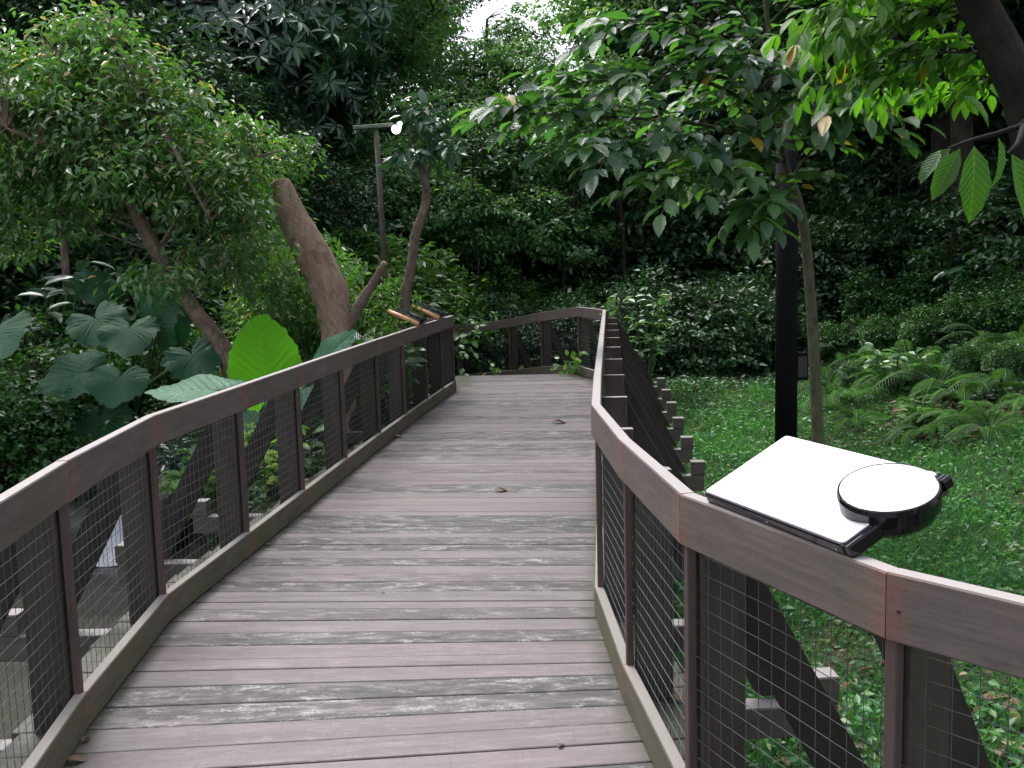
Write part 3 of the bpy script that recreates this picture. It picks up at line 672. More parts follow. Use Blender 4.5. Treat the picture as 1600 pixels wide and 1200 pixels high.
# lamp on a T-shaped post
loc = W(600, 470, 12.6); loc.z = gz(loc.x, loc.y); root = empty('floodlight_post', loc); tag(root, 'slim grey T-shaped post with a bar and two round white lamps among the trees', 'lamp post')
mb = MB(); a = W(597, 350, 12.6); b = W(588, 205, 12.6); mb.tube([Vector((a.x + .02, a.y, loc.z)) - loc, a - loc, b - loc], [.036, .034, .032], 10); mb.build('pole', plain_mat('weathered_pole', (.085, .072, .065), .7, 0, .3, 7, .3), root, True)
mb = MB(); mb.beam(W(552, 200, 12.6) - loc, W(614, 195, 12.6) - loc, (0, 1, 0), (0, 0, 1), .08, .045, .006); mb.build('cross_bar', plain_mat('green_bar', (.11, .13, .10), .6, 0, .3, 9, .3), root)
m_lampw = plain_mat('lamp_glass', (.9, .9, .9), .3, emit=1.6)
for px, py in ((619, 202), (626, 197)):
    c0 = W(px, py, 12.5) - loc; mb = MB(); seg = 12
    for k in range(6):
        a0, a1 = math.pi * k / 6, math.pi * (k + 1) / 6
        ring = lambda a: [c0 + Vector((math.cos(2 * math.pi * i / seg) * math.sin(a), math.sin(2 * math.pi * i / seg) * math.sin(a), math.cos(a))) * .058 for i in range(seg)]
        mb.loft(ring(a0 + 1e-4), ring(a1 - 1e-4), .5, caps=False)
    mb.build('lamp_globe', m_lampw, root, True)

# ------------------------------------------------------------------ elephant ears
def ear_leaf(name, c, tipdir, nrm, size, parent, mat, loc, width=1.0, wavy=1.0, sinus=.12):
    rounded = wavy < .5
    """heart-shaped leaf: c = where the stalk meets the blade"""
    tipdir = Vector(tipdir).normalized(); nrm = Vector(nrm).normalized(); sd_ = tipdir.cross(nrm).normalized(); nrm = sd_.cross(tipdir)
    ths = np.linspace(-math.pi, math.pi, 97); keys = np.radians([0, 12, 35, 65, 100, 135, 158, 172, 180]); rad = [1.0, .92, .78, .67, .60, .58, .52, .30, sinus] if rounded else [1.0, .88, .72, .64, .60, .62, .58, .32, sinus]
    ph = random.random() * 6; V = []; uv = []; rn = 8
    for j in range(rn + 1):
        f = j / rn
        for th in ths:
            at_ = abs(th); y_ = 0; rr_ = float(np.interp(at_, keys, rad)) * (1 + .035 * wavy * math.sin(th * 17 + ph) + .02 * math.sin(th * 31 + ph * 2))
            x = math.sin(th) * rr_ * f * width * size; y_ = math.cos(th) * rr_ * f * size
            vein = math.cos(2 * math.pi * (y_ / size - .95 * abs(x) / size) * 7.5)
            zz = size * (.009 * wavy * vein * min(1, f * 2) - .10 * f * f * (1 - .4 * math.cos(th)) + .05 * wavy * f ** 3 * math.sin(th * 5 + ph) + .12 * abs(math.sin(th)) * f)
            V.append(tuple(Vector(c) + sd_ * x + tipdir * y_ + nrm * zz - loc)); uv.append(((y_ / size - .95 * abs(x) / size) * 7.5 + .5, f))
    V = np.array(V); m_ = len(ths); ii = (np.arange(rn)[:, None] * m_ + np.arange(m_ - 1)[None]).ravel(); Fq = np.stack([ii, ii + m_, ii + m_ + 1, ii + 1], 1)
    return np_mesh(name, V, [Fq], np.array(uv), np.full(len(V), random.random()), mat, parent)

def ear_plant(label, base, leaves_):
    root = empty('elephant_ear_plant', base); tag(root, label, 'plant', 'elephant ear plants by the stream'); loc = Vector(base)
    for (px, py, Yd, size, tip, nrm, mat, wid, wav) in leaves_:
        c = W(px, py, Yd); ear_leaf('leaf', c, tip, nrm, size, root, mat, loc, wid, wav)
        mb = MB(); md = c.lerp(loc, .45) + Vector((0, .12, .10)); pts = grid_pts([c - Vector(nrm).normalized() * .01 - loc, md - loc, Vector((random.uniform(-.07, .07), random.uniform(-.07, .07), 0))], 5)
        mb.tube(pts, lerp_list([.010, .016, .026], 5), 7); mb.build('stalk', m_stalk, root, True)
    return root
b1 = W(205, 700, 10.4); b1.z = gz(b1.x, b1.y)
ear_plant('tall elephant ear clump with many dark rippled leaves under the leaning tree', b1, [
    (150, 500, 10.0, .40, (.5, -.5, -.55), (.0, -.62, .75), m_ear, 1.25, 1.3), (202, 515, 9.9, .37, (.1, -.6, -.6), (.05, -.6, .75), m_ear, 1.3, 1.3),
    (246, 512, 10.1, .44, (.5, -.35, .7), (-.2, -.85, .35), m_ear, 1.1, 1.2), (272, 500, 10.3, .42, (.35, -.2, .8), (-.2, -.9, .3), m_ear, .95, 1.1),
    (245, 470, 10.7, .42, (.15, -.3, .7), (0, -.9, .4), m_ear, .9, .9), (160, 455, 11.0, .40, (-.5, -.4, .3), (0, -.8, .5), m_ear, .9, 1)])
b2 = W(130, 730, 9.9); b2.z = gz(b2.x, b2.y)
ear_plant('low elephant ear clump with wide drooping leaves at the stream edge', b2, [
    (130, 583, 9.4, .48, (-.85, -.35, -.30), (.1, -.60, .75), m_ear, 1.05, 1.2), (186, 592, 9.3, .32, (-.05, -.55, -.65), (.05, -.7, .65), m_ear, 1.5, .9),
    (300, 556, 9.5, .34, (.30, -.45, -.55), (.15, -.7, .6), m_ear, 1.35, 1.6), (155, 655, 9.5, .40, (.1, -.5, -.75), (0, -.8, .5), m_ear, 1.3, 1.2)])
b3 = W(-30, 700, 10.2); b3.z = gz(b3.x, b3.y)
ear_plant('elephant ear clump cut by the photo\'s left edge', b3, [
    (-5, 520, 9.8, .44, (.35, -.5, -.3), (-.1, -.7, .7), m_ear, 1.3, 1.2), (30, 605, 9.5, .34, (-.5, -.4, -.4), (.1, -.6, .75), m_ear, 1.2, 1.1)])
b4 = Vector((-2.35, 7.7, gz(-2.35, 7.7)))
ear_plant('elephant ear with one upright backlit green leaf and one pale flat leaf beside the railing', b4, [
    (416, 592, 7.45, .50, (-.06, .10, 1), (.15, -1, .15), m_ear_lit, .88, .45), (330, 610, 7.2, .50, (-1, .05, .02), (.1, -.42, .9), m_ear_pale, .62, .6)])
b5 = Vector((-2.05, 9.2, gz(-2.05, 9.2)))
ear_plant('elephant ear with a rippled grey-green leaf in front of the cut trunk', b5, [
    (512, 556, 8.6, .34, (.65, -.1, .55), (-.3, -.75, .55), m_ear_pale, .72, .8), (470, 610, 8.4, .45, (-.4, -.5, -.3), (0, -.6, .8), m_ear, 1.0, 1), (400, 640, 8.3, .42, (-.7, -.3, -.2), (0, -.6, .8), m_ear, 1.0, 1)])

# ------------------------------------------------------------------ broadleaf plants, bushes
def sprig_plant(name, label, cat, base, h, n, L, ratio, mat, group=None, spread=.35, T=T_OVAL, stems=7):
    root = empty(name, base); tag(root, label, cat, group); mb = MB(); P = []; D = []; N = []
    for s in range(stems):
        a = random.random() * 6.28; r = spread * (.3 + .7 * random.random()); top = Vector((math.cos(a) * r, math.sin(a) * r, h * random.uniform(.6, 1)))
        pts = grid_pts([Vector((math.cos(a) * .03, math.sin(a) * .03, 0)), top * .55 + Vector((0, 0, h * .12)), top], 4); mb.tube(pts, lerp_list([.012, .008, .004], 4), 5, 0, False)
        for q in range(n):
            f = .35 + .65 * (q + .5) / n; p = pts[min(int(f * (len(pts) - 1)), len(pts) - 1)]; a2 = a + random.uniform(-2.2, 2.2)
            P.append(tuple(p)); D.append((math.cos(a2), math.sin(a2), random.uniform(-.35, .45))); N.append((random.uniform(-.4, .4), random.uniform(-.6, .2), 1))
    mb.build('stems', m_stalk, root, True); P = np.array(P); Ls = L * (1 + .2 * rng.normal(size=len(P)).clip(-2, 2))
    leaf_mesh('leaves', P, np.array(D), np.array(N), Ls, Ls * ratio, T, mat, root); return root

p = Vector((-2.1, 7.0, gz(-2.1, 7.0)))
sprig_plant('lime_shrub', 'yellow-green leafy shrub seen through the mesh of the stream-side railing', 'shrub', (-1.98, 7.75, -.40), .95, 11, .15, .45, m_lf_yel, spread=.34, stems=13)
q = W(325, 735, 8.1)
sprig_plant('lime_shrub', 'bright green shrub left of the yellow-green one, behind the mesh', 'shrub', (q.x, q.y, -.62), .85, 10, .17, .48, m_lf_lime, spread=.34, stems=11)
q = W(480, 690, 8.6)
sprig_plant('lime_shrub', 'bright green shrub right of the yellow-green one, behind the mesh', 'shrub', (q.x, q.y, -.45), .7, 9, .16, .48, m_lf_mid, spread=.26, stems=9)
sprig_plant('broadleaf_shrub', 'dark broad-leaved shrub low behind the yellow-green one', 'shrub', (-2.6, 8.4, -.5), .8, 10, .22, .5, m_lf_mid, spread=.5, stems=11)
sprig_plant('broadleaf_shrub', 'dark leafy shrub at the waterfall\'s side', 'shrub', (-2.9, 8.9, -.5), .7, 10, .16, .45, m_lf_dark, spread=.5, stems=12)
q = W(590, 560, 10.6)
sprig_plant('striped_leaf_plant', 'small plant with upright veined leaves poking over the stream-side handrail', 'plant', (q.x, q.y, -.1), 1.15, 7, .27, .5, m_lf_ovl, spread=.40, stems=9)
q = W(70, 470, 11)
sprig_plant('broadleaf_shrub', 'dark plant with drooping ribbed leaves above the elephant ears', 'plant', (q.x, q.y, gz(q.x, q.y)), 2.1, 10, .30, .42, m_lf_dark, spread=.7, stems=8)

# generic bush prototypes at the origin, then copied
def bush_proto(name, label, cat, group, rad, ncl, per, L, ratio, mat, T=T_SMALL, whorl=False):
    lobes = [((0, 0, rad * .55), (rad, rad, rad * .6)), ((rad * .5, -rad * .3, rad * .8), (rad * .55, rad * .5, rad * .5)), ((-rad * .5, rad * .1, rad * .9), (rad * .5, rad * .55, rad * .5)), ((0, -rad * .5, rad * .45), (rad * .7, rad * .5, rad * .45))]
    tr = [([Vector((0, 0, -.25)), Vector((.05, .02, rad * .3)), Vector((-.05, 0, rad * .8))], [.05, .04, .015])]
    return tree(name, label, cat, group, tr, lobes, ncl, per, rad * .09, L, ratio, mat, m_bark_dark, T, whorl, .5, .2, .8, .25, .006, (0, 0, 0))

def put(proto, lst, used):
    for i, (x, y, s, lab) in enumerate(lst):
        z_ = gz(x, y) - .05
        if not used[0]:
            proto.location = (x, y, z_); proto.scale = s if isinstance(s, tuple) else (s, s, s); proto['label'] = lab; used[0] = True; proto.rotation_euler = (0, 0, x * 3)
        else: copy_tree(proto, (x, y, z_), x * 2.3 + y, s, lab)
def atp(px, Yd): return ((px - 797) / F * Yd, Yd)

bright = bush_proto('leafy_bush', '', 'bush', 'bright small-leaved bushes behind the stream-side railing', 1.0, 420, 22, .075, .45, m_lf_bush)
put(bright, [(*atp(492, 12.2), (1.05, 1.05, 1.85), 'bright small-leaved bush just left of the cut leaning trunk\'s top'), (*atp(553, 11.5), (.72, .72, 1.45), 'bright bush between the cut trunk and the bent thin tree'),
             (*atp(655, 18.6), (1.7, 1.5, 1.75), 'bright bush right of the bent thin tree, behind the two small panels'), (*atp(560, 18.2), 2.2, 'tall bright bush at the foot of the T-shaped lamp post'),
             (*atp(425, 13.2), 1.3, 'bright bush behind the right side of the leaning tree')], [False])
ivy = bush_proto('ivy_bush', '', 'bush', 'dense dark green bushes on the stream banks', .8, 420, 24, .06, .6, m_vine)
put(ivy, [(*atp(40, 9.5), 1.05, 'dense low green bush at the far left above the stream'), (*atp(-30, 9.3), 1.1, 'dense green bush at the left edge under the elephant ear leaves'), (*atp(15, 10.4), 1.35, 'taller bush behind the low one at the far left'),
          (*atp(110, 10.9), 1.1, 'green bush behind the low elephant ear clump'), (*atp(330, 10.6), .9, 'dark bush between the elephant ears and the leaning trunk\'s foot'), (*atp(250, 11.6), 1.3, 'dark bush behind the tall elephant ear clump'),
          (*atp(400, 9.7), .8, 'low dark bush beside the upright backlit leaf'), (-2.0, 10.6, .7, 'low bush close outside the stream-side railing'), (-1.95, 11.7, .7, 'low bush near the far end of the stream-side railing')], [False])
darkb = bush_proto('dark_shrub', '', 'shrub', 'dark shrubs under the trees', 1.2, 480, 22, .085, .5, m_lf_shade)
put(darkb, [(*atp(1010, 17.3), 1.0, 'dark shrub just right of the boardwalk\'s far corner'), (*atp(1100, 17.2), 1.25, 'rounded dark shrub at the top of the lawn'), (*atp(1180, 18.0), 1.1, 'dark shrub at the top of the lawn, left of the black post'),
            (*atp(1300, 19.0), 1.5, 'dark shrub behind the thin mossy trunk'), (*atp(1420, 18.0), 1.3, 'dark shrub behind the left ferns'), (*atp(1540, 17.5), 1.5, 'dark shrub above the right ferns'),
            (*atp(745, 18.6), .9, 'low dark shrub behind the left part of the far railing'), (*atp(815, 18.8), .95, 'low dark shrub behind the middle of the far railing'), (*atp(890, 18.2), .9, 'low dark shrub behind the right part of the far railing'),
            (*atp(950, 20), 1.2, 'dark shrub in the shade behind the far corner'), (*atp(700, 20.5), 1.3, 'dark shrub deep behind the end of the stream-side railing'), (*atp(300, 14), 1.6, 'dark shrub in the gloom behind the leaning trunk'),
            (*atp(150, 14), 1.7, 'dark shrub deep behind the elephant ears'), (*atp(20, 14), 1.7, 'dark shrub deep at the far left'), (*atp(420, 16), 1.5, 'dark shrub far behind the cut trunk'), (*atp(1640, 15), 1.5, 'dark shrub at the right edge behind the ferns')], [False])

# ------------------------------------------------------------------ forest trees
def forest_proto(name, kind):
    hgt = 9.0
    tr = [([Vector((0, 0, -.5)), Vector((.15, .1, 2.5)), Vector((-.1, .2, 5)), Vector((.1, 0, 8))], [.17, .14, .10, .04])]
    lm = [([Vector((0, .15, 3)), Vector((1.2, -.4, 4.4)), Vector((2.0, -.8, 5))], [.06, .04, .015]), ([Vector((0, .15, 3.6)), Vector((-1.2, -.6, 5)), Vector((-2.1, -1, 5.6))], [.06, .04, .015]), ([Vector((0, .15, 4.6)), Vector((.3, 1.0, 6)), Vector((.6, 1.6, 7))], [.05, .03, .015])]
    lobes = []
    for i in range(11):
        a = i * 2.4; r = 1.55 * math.sqrt((i + .5) / 11) * 1.15; zc = 3.4 + 4.6 * ((i * .618) % 1.0); s = random.uniform(.9, 1.35) * (1.1 - .25 * abs(zc - 5.2) / 2.5)
        lobes.append(((math.cos(a) * r, math.sin(a) * r, zc), (s * 1.15, s * 1.15, s * .8)))
    if kind == 'whorl': return tree(name, '', 'tree', 'dark forest trees with whorled leaves', tr, lobes, 1150, 8, 0, .25, .30, m_lf_dark, m_bark_dark, T_OVAL, True, .45, .35, .8, .2, .01, (0, 0, 0), lm)
    if kind == 'mid': return tree(name, '', 'tree', 'mid green forest trees behind the far turn', tr, lobes, 800, 17, .17, .17, .45, m_lf_mid, m_bark_dark, T_SMALL, False, .45, .35, .9, .25, .01, (0, 0, 0), lm)
    return tree(name, '', 'tree', 'shaded forest trees', tr, lobes, 800, 20, .20, .14, .48, m_lf_shade, m_bark_dark, T_SMALL, False, .45, .35, .8, .25, .01, (0, 0, 0), lm)
wh = forest_proto('whorled_tree', 'whorl'); md = forest_proto('forest_tree', 'mid'); sh = forest_proto('shade_tree', 'shade')
put(wh, [(*atp(310, 18.5), 1.15, 'big dark glossy tree with whorled leaves filling the top left of the view'), (*atp(430, 20), 1.1, 'big dark whorled-leaf tree behind the T-shaped lamp post'), (*atp(180, 19), 1.2, 'dark whorled-leaf tree rising behind the leaning tree\'s crown'),
         (*atp(20, 17), 1.1, 'dark whorled-leaf tree in the upper left corner'), (*atp(400, 23), 1.35, 'tall whorled-leaf tree between the two big dark ones'), (*atp(-120, 15), 1.1, 'dark whorled-leaf tree beyond the left edge')], [False])
put(md, [(*atp(660, 20.5), .66, 'mid green tree just right of the bent sapling'), (*atp(735, 20.8), .62, 'mid green tree over the left part of the far railing'), (*atp(820, 21.3), .60, 'mid green tree over the middle of the far railing'), (*atp(905, 20.6), .66, 'mid green tree over the far corner'), (*atp(975, 21), .74, 'mid green tree between the far corner and the dark shrubs'), (*atp(668, 30), .86, 'pale green treetop under the left end of the open sky'), (*atp(975, 31), .85, 'pale green treetop under the right side of the open sky'), (*atp(770, 26), .745, 'mid green tree right below the patch of open sky'), (*atp(600, 25), .95, 'mid green tree left of the patch of open sky'), (*atp(852, 25.5), .70, 'mid green tree under the right end of the open sky'),
         (*atp(1010, 25), 1.0, 'mid green tree right of the patch of open sky'), (*atp(640, 22), .62, 'small mid green tree behind the bent sapling\'s top'), (*atp(790, 22.5), .52, 'low mid green tree at the centre of the backdrop'), (*atp(880, 22), .52, 'low mid green tree above the far railing'),
         (*atp(1090, 27), 1.3, 'mid green tree behind the broad-leaved tree\'s left branches'), (*atp(540, 28), 1.35, 'pale green tree high behind the dark whorled one')], [False])
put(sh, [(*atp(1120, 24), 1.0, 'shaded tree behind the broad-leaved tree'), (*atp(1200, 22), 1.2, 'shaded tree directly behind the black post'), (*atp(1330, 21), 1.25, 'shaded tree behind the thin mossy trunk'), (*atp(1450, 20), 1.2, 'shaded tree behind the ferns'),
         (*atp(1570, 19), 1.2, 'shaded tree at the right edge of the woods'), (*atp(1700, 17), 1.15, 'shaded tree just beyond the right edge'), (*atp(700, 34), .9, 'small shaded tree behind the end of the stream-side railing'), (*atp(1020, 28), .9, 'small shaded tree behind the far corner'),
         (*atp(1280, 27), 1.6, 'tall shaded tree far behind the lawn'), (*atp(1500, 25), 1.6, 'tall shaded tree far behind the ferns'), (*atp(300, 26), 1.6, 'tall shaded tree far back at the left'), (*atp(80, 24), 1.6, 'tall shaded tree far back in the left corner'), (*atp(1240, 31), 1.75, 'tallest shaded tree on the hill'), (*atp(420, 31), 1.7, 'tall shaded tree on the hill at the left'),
         (8.2, 12.5, 1.25, 'shaded tree overhanging the lawn from the right'), (8.0, 9.2, 1.25, 'tree added to shade the fern bank, mostly beyond the right edge'), (7.6, 17.5, 1.3, 'shaded tree rooted above the ferns'), (7.2, 15.8, 1.2, 'shaded tree behind the fern bank'), (*atp(455, 17), .62, 'small shaded tree behind the lamp post'), (*atp(240, 15.5), .8, 'small shaded tree behind the leaning trunk')], [False])  # the tree over the fern bank is added for its shade

hb_ = []
for i_, (px, Yd, s_) in enumerate([(380, 24, 2.2), (520, 25, 2.2), (640, 23, 1.9), (720, 27, 2.0), (820, 28, 2.0), (920, 27, 2.0), (980, 22.5, 1.8), (1060, 22, 2.1), (1160, 21.5, 2.1), (1260, 22, 2.2), (1360, 21, 2.1), (1450, 20.5, 2.1), (1560, 20, 2.2), (1650, 18, 2.1), (1100, 26, 2.4), (1230, 27, 2.5), (1350, 26, 2.5), (1480, 24, 2.5), (1590, 23, 2.5), (240, 20, 2.1), (100, 19, 2.2), (-30, 18, 2.2), (840, 24, 1.6), (760, 22.5, 1.4)]):
    hb_.append((*atp(px, Yd), s_, 'dark undergrowth shrub on the wooded slope behind the boardwalk'))
hb0 = darkb.copy(); col.objects.link(hb0)
for ch in list(darkb.children):
    c = ch.copy(); col.objects.link(c); c.parent = hb0
hb0['group'] = 'undergrowth shrubs on the wooded slope'; put(hb0, hb_, [False])
ub = []
for px, Yd, sc, lab in [(1320, 16.2, .62, 'low shrub on the bank behind the first fern'), (1400, 15.2, .60, 'low shrub on the bank between the fern groups'), (1470, 14.6, .66, 'low shrub on the bank behind the large arching fern'), (1545, 14.4, .75, 'low shrub on the bank behind the right-hand ferns'), (1620, 13.6, .8, 'low shrub at the right edge of the bank'),
                        (1350, 13.9, .42, 'small bush among the left ferns'), (1420, 12.9, .40, 'small bush left of the large arching fern'), (1520, 12.5, .45, 'small bush right of the large arching fern'), (1590, 11.9, .48, 'small bush near the right edge among the ferns'), (1490, 16.5, 1.0, 'dark bush higher on the bank'), (1600, 16.0, 1.1, 'dark bush high on the bank at the right edge'), (1380, 17.0, .9, 'dark bush high on the bank above the left ferns')]:
    ub.append((*atp(px, Yd), sc, lab))
ub0 = ivy.copy(); col.objects.link(ub0)
for ch in list(ivy.children):
    c = ch.copy(); col.objects.link(c); c.parent = ub0
ub0['group'] = 'bushes on the fern bank'; put(ub0, ub, [False])
cb0 = bright.copy(); col.objects.link(cb0)
for ch in list(bright.children):
    c = ch.copy(); col.objects.link(c); c.parent = cb0
cb0['group'] = 'bushes behind the end railing'
put(cb0, [(*atp(730, 19.6), 1.1, 'leafy bush behind the left end of the end railing'), (*atp(800, 20.2), 1.3, 'leafy bush behind the middle of the end railing'), (*atp(865, 19.7), 1.2, 'leafy bush behind the right half of the end railing'), (*atp(935, 19.4), 1.1, 'leafy bush behind the far corner of the rails'), (*atp(1040, 18.9), 1.15, 'leafy bush between the far corner and the rounded dark shrub')], [False])
# thin saplings in the gloom
for i, (px, py0, py1, Yd, r) in enumerate([(975, 450, 280, 20, .05), (985, 440, 300, 21, .03), (805, 460, 290, 20.5, .04), (780, 470, 330, 20, .03), (745, 470, 300, 19.5, .025), (880, 470, 350, 20, .03), (1395, 470, 330, 17.5, .03), (95, 400, 290, 12.2, .05)]):
    a = W(px, py0, Yd); b = W(px + random.uniform(-14, 14), py1, Yd); g0 = Vector((a.x, a.y, gz(a.x, a.y) - .1)); tp = b + Vector((0, 0, .7))
    labs = ['thin pale stem in the shade right of the far corner', 'finer stem just beside the pale one right of the far corner', 'slim stem in the gloom behind the middle of the far railing', 'fine stem left of it behind the far railing', 'very thin stem near the end of the stream-side railing', 'thin stem in the dark behind the right of the far railing', 'thin stem in the shade above the ferns', 'pale mottled sapling trunk at the far left under the crown']
    tree('sapling', labs[i], 'sapling', 'thin saplings in the understory', [([g0, a.lerp(b, .4) + Vector((.05, 0, 0)), b, tp], [r, r * .9, r * .7, r * .3])], [(tuple(tp), (.6, .6, .35)), (tuple(b), (.5, .5, .3))], 22, 9, .15, .16, .45, m_lf_shade if i < 7 else m_lf_dark, m_bark_dark if i < 7 else m_bark_brown, twigs=.7, twig_r=.005)

# ------------------------------------------------------------------ right: black post and broad-leaved tree
loc = Vector((*atp(1229, 10.6), 0)); loc.z = gz(loc.x, loc.y) - .05; root = empty('utility_post', loc); tag(root, 'straight black post with a small box, standing on the lawn', 'post')
m_pole = plain_mat('black_post', (.006, .006, .008), .8, 0, .15, 5, .3)
mb = MB(); mb.tube([Vector((0, 0, 0)), Vector((0, 0, 2.4)), Vector((-.02, 0, 3.95))], [.118, .115, .108], 20); mb.build('shaft', m_pole, root, True)
bx = W(1254, 572, 10.6) - loc; mb = MB(); mb.beam(bx + Vector((-.02, 0, -.15)), bx + Vector((-.02, 0, .15)), (1, 0, 0), (0, 1, 0), .13, .12, .01); jb = mb.build('junction_box', m_pole, root)
mb = MB(); mb.beam(bx + Vector((-.02, -.062, -.11)), bx + Vector((-.02, -.062, .11)), (1, 0, 0), (0, 1, 0), .10, .01, .003); mb.build('lid', plain_mat('dark_lid', (.02, .022, .024), .4), jb)

def spray_tree(name, label, trunks, limbs, mat, bark, L, ratio, step, T=T_OVAL, hang=.25, side_twigs=3, twl=.6, loc=None, extra=None):
    """branches carrying alternate leaves along drooping twigs"""
    loc = Vector(loc) if loc else Vector(trunks[0][0][0]); root = empty(name, loc); tag(root, label, 'tree')
    mb = MB()
    for pts, rad in trunks: mb.tube([p - loc for p in grid_pts(pts, 5)], lerp_list(rad, 5), 12, .08)
    mb.build('trunk', bark, root, True)
    mb = MB(); P = []; D = []; N = []; RN = []; SZ = []
    def along(pts, l0, sz, rb):
        for q in range(1, len(pts)):
            a, b = pts[q - 1], pts[q]; L_ = (b - a).length; k_ = max(1, int(L_ / step)); t_ = (b - a).normalized(); sd_ = t_.cross(Vector((0, 0, 1))).normalized()
            for m_ in range(k_):
                p = a.lerp(b, (m_ + random.random()) / k_)
                for s in (1, -1):
                    if random.random() < .12: continue
                    P.append(tuple(p - loc)); D.append(tuple(t_ * random.uniform(.4, 1.0) + sd_ * s * random.uniform(.5, 1) + Vector((0, 0, -hang * random.uniform(.3, 2.0)))))
                    N.append((random.gauss(0, .5), random.gauss(-.12, .5), 1)); RN.append(min(.95, max(0, rb + random.uniform(-.25, .25)))); SZ.append(sz * random.uniform(.45, 1.2))
        P.append(tuple(pts[-1] - loc)); t_ = (pts[-1] - pts[-2]).normalized(); D.append(tuple(t_ + Vector((0, 0, -hang)))); N.append((0, 0, 1)); RN.append(random.random() * .9); SZ.append(sz)
    for pts, rad in limbs:
        pp = grid_pts(pts, 5); mb.tube([p - loc for p in pp], lerp_list(rad, 5), 6, .1)
        rb = random.random(); n_ = len(pp)
        for q in range(2, n_):
            for s in range(side_twigs):
                p = pp[q]; t_ = (pp[q] - pp[q - 1]).normalized(); a = random.uniform(-1.5, 1.5); dv = (Matrix.Rotation(a, 3, 'Z') @ t_); dv.z += random.uniform(-.35, .55); dv.normalize(); l_ = twl * random.uniform(.4, 1.15)
                tw = [p, p + dv * l_ * .5 + Vector((0, 0, .03)), p + dv * l_ + Vector((0, 0, -.14 * l_))]; mb.tube([x - loc for x in tw], [.006, .004, .002], 4, 0, False); along(tw, 0, L, rb)
        along(pp[n_ // 2:], 0, L, rb)
    mb.build('branches', bark, root, True)
    RN = np.array(RN); m_ = rng.random(len(RN)) < .011; RN[m_] = .999; SZ = np.array(SZ)
    leaf_mesh('crown', np.array(P), np.array(D), np.array(N), SZ, SZ * ratio, T, mat, root, RN); return root

Yg = 8.6; g0 = Vector((*atp(1281, Yg), 0)); g0.z = gz(g0.x, g0.y) - .05
tr = [([g0, W(1278, 690, Yg), W(1274, 590, Yg), W(1266, 460, Yg), W(1258, 370, Yg), W(1246, 310, Yg), W(1225, 250, Yg), W(1212, 160, Yg - .1), W(1200, 40, Yg - .2), W(1190, -60, Yg - .2)], [.062, .055, .05, .045, .042, .038, .032, .026, .02, .012])]
lb = [([W(1246, 310, Yg), W(1180, 285, Yg - .5), W(1110, 275, Yg - .9), W(1050, 292, Yg - 1.1)], [.02, .015, .01, .004]),
      ([W(1225, 250, Yg), W(1120, 200, Yg - .4), W(990, 185, Yg - .7), W(870, 180, Yg - .9), W(810, 175, Yg - 1)], [.024, .018, .013, .008, .003]),
      ([W(1215, 190, Yg), W(1110, 130, Yg - .5), W(1000, 120, Yg - .8), W(900, 130, Yg - 1)], [.02, .015, .01, .003]),
      ([W(1212, 160, Yg), W(1130, 80, Yg - .4), W(1040, 40, Yg - .6), W(960, 40, Yg - .7)], [.02, .015, .01, .003]),
      ([W(1205, 90, Yg), W(1150, 10, Yg - .2), W(1080, -40, Yg - .4)], [.015, .01, .004]),
      ([W(1210, 140, Yg), W(1270, 80, Yg - .4), W(1330, 60, Yg - .8)], [.015, .01, .004]),
      ([W(1235, 280, Yg), W(1290, 210, Yg - .5), W(1340, 190, Yg - .8)], [.015, .01, .004]),
      ([W(1248, 320, Yg), W(1205, 310, Yg - .6), W(1170, 335, Yg - .9)], [.014, .01, .004]),
      ([W(1225, 250, Yg), W(1130, 240, Yg - .6), W(1040, 230, Yg - 1), W(930, 235, Yg - 1.2)], [.02, .015, .01, .003]),
      ([W(1200, 40, Yg), W(1250, -10, Yg - .3), W(1300, -40, Yg - .5)], [.012, .01, .004]),
      ([W(1215, 190, Yg), W(1160, 150, Yg + .5), W(1090, 160, Yg + .9)], [.015, .01, .004]),
      ([W(1206, 90, Yg), W(1245, 105, Yg - .5), W(1290, 125, Yg - .8), W(1330, 150, Yg - 1)], [.014, .011, .008, .003]),
      ([W(1212, 160, Yg), W(1235, 150, Yg - .5), W(1250, 175, Yg - .9)], [.012, .009, .003]),
      ([W(1212, 140, Yg), W(1180, 100, Yg - .7), W(1150, 90, Yg - 1.1)], [.012, .009, .003])]
spray_tree('broad_leaved_tree', 'thin mossy-trunked tree with large oval leaves spreading over the lawn', tr, lb, m_lf_ovl, m_bark_moss, .20, .50, .105, hang=.13, side_twigs=2, twl=.46)

# overhanging tree at the upper right, close to the camera
b0 = Vector((4.4, 5.0, gz(4.4, 5.0) - .1)); Yo = 4.8
tr = [([b0, Vector((4.1, 4.9, 1.0)), Vector((3.3, 4.85, 1.6)), W(1650, 270, Yo), W(1600, 150, Yo), W(1555, 60, Yo), W(1505, -40, Yo)], [.15, .13, .12, .11, .10, .09, .08])]
lb = [([W(1548, 40, Yo), W(1480, 20, Yo + .3), W(1400, 30, Yo + .5), W(1320, 60, Yo + .6)], [.03, .02, .012, .004]),
      ([W(1540, 10, Yo), W(1460, -30, Yo + .2), W(1380, -30, Yo + .3), W(1290, 10, Yo + .3)], [.03, .02, .012, .004]),
      ([W(1560, 80, Yo), W(1500, 90, Yo + .4), W(1430, 95, Yo + .7), W(1370, 120, Yo + .9)], [.03, .02, .012, .004]),
      ([W(1545, 30, Yo), W(1480, -60, Yo - .1), W(1400, -80, Yo + .1)], [.03, .015, .005]),
      ([W(1570, 110, Yo), W(1520, 140, Yo + .8), W(1450, 150, Yo + 1.4)], [.02, .015, .005])]
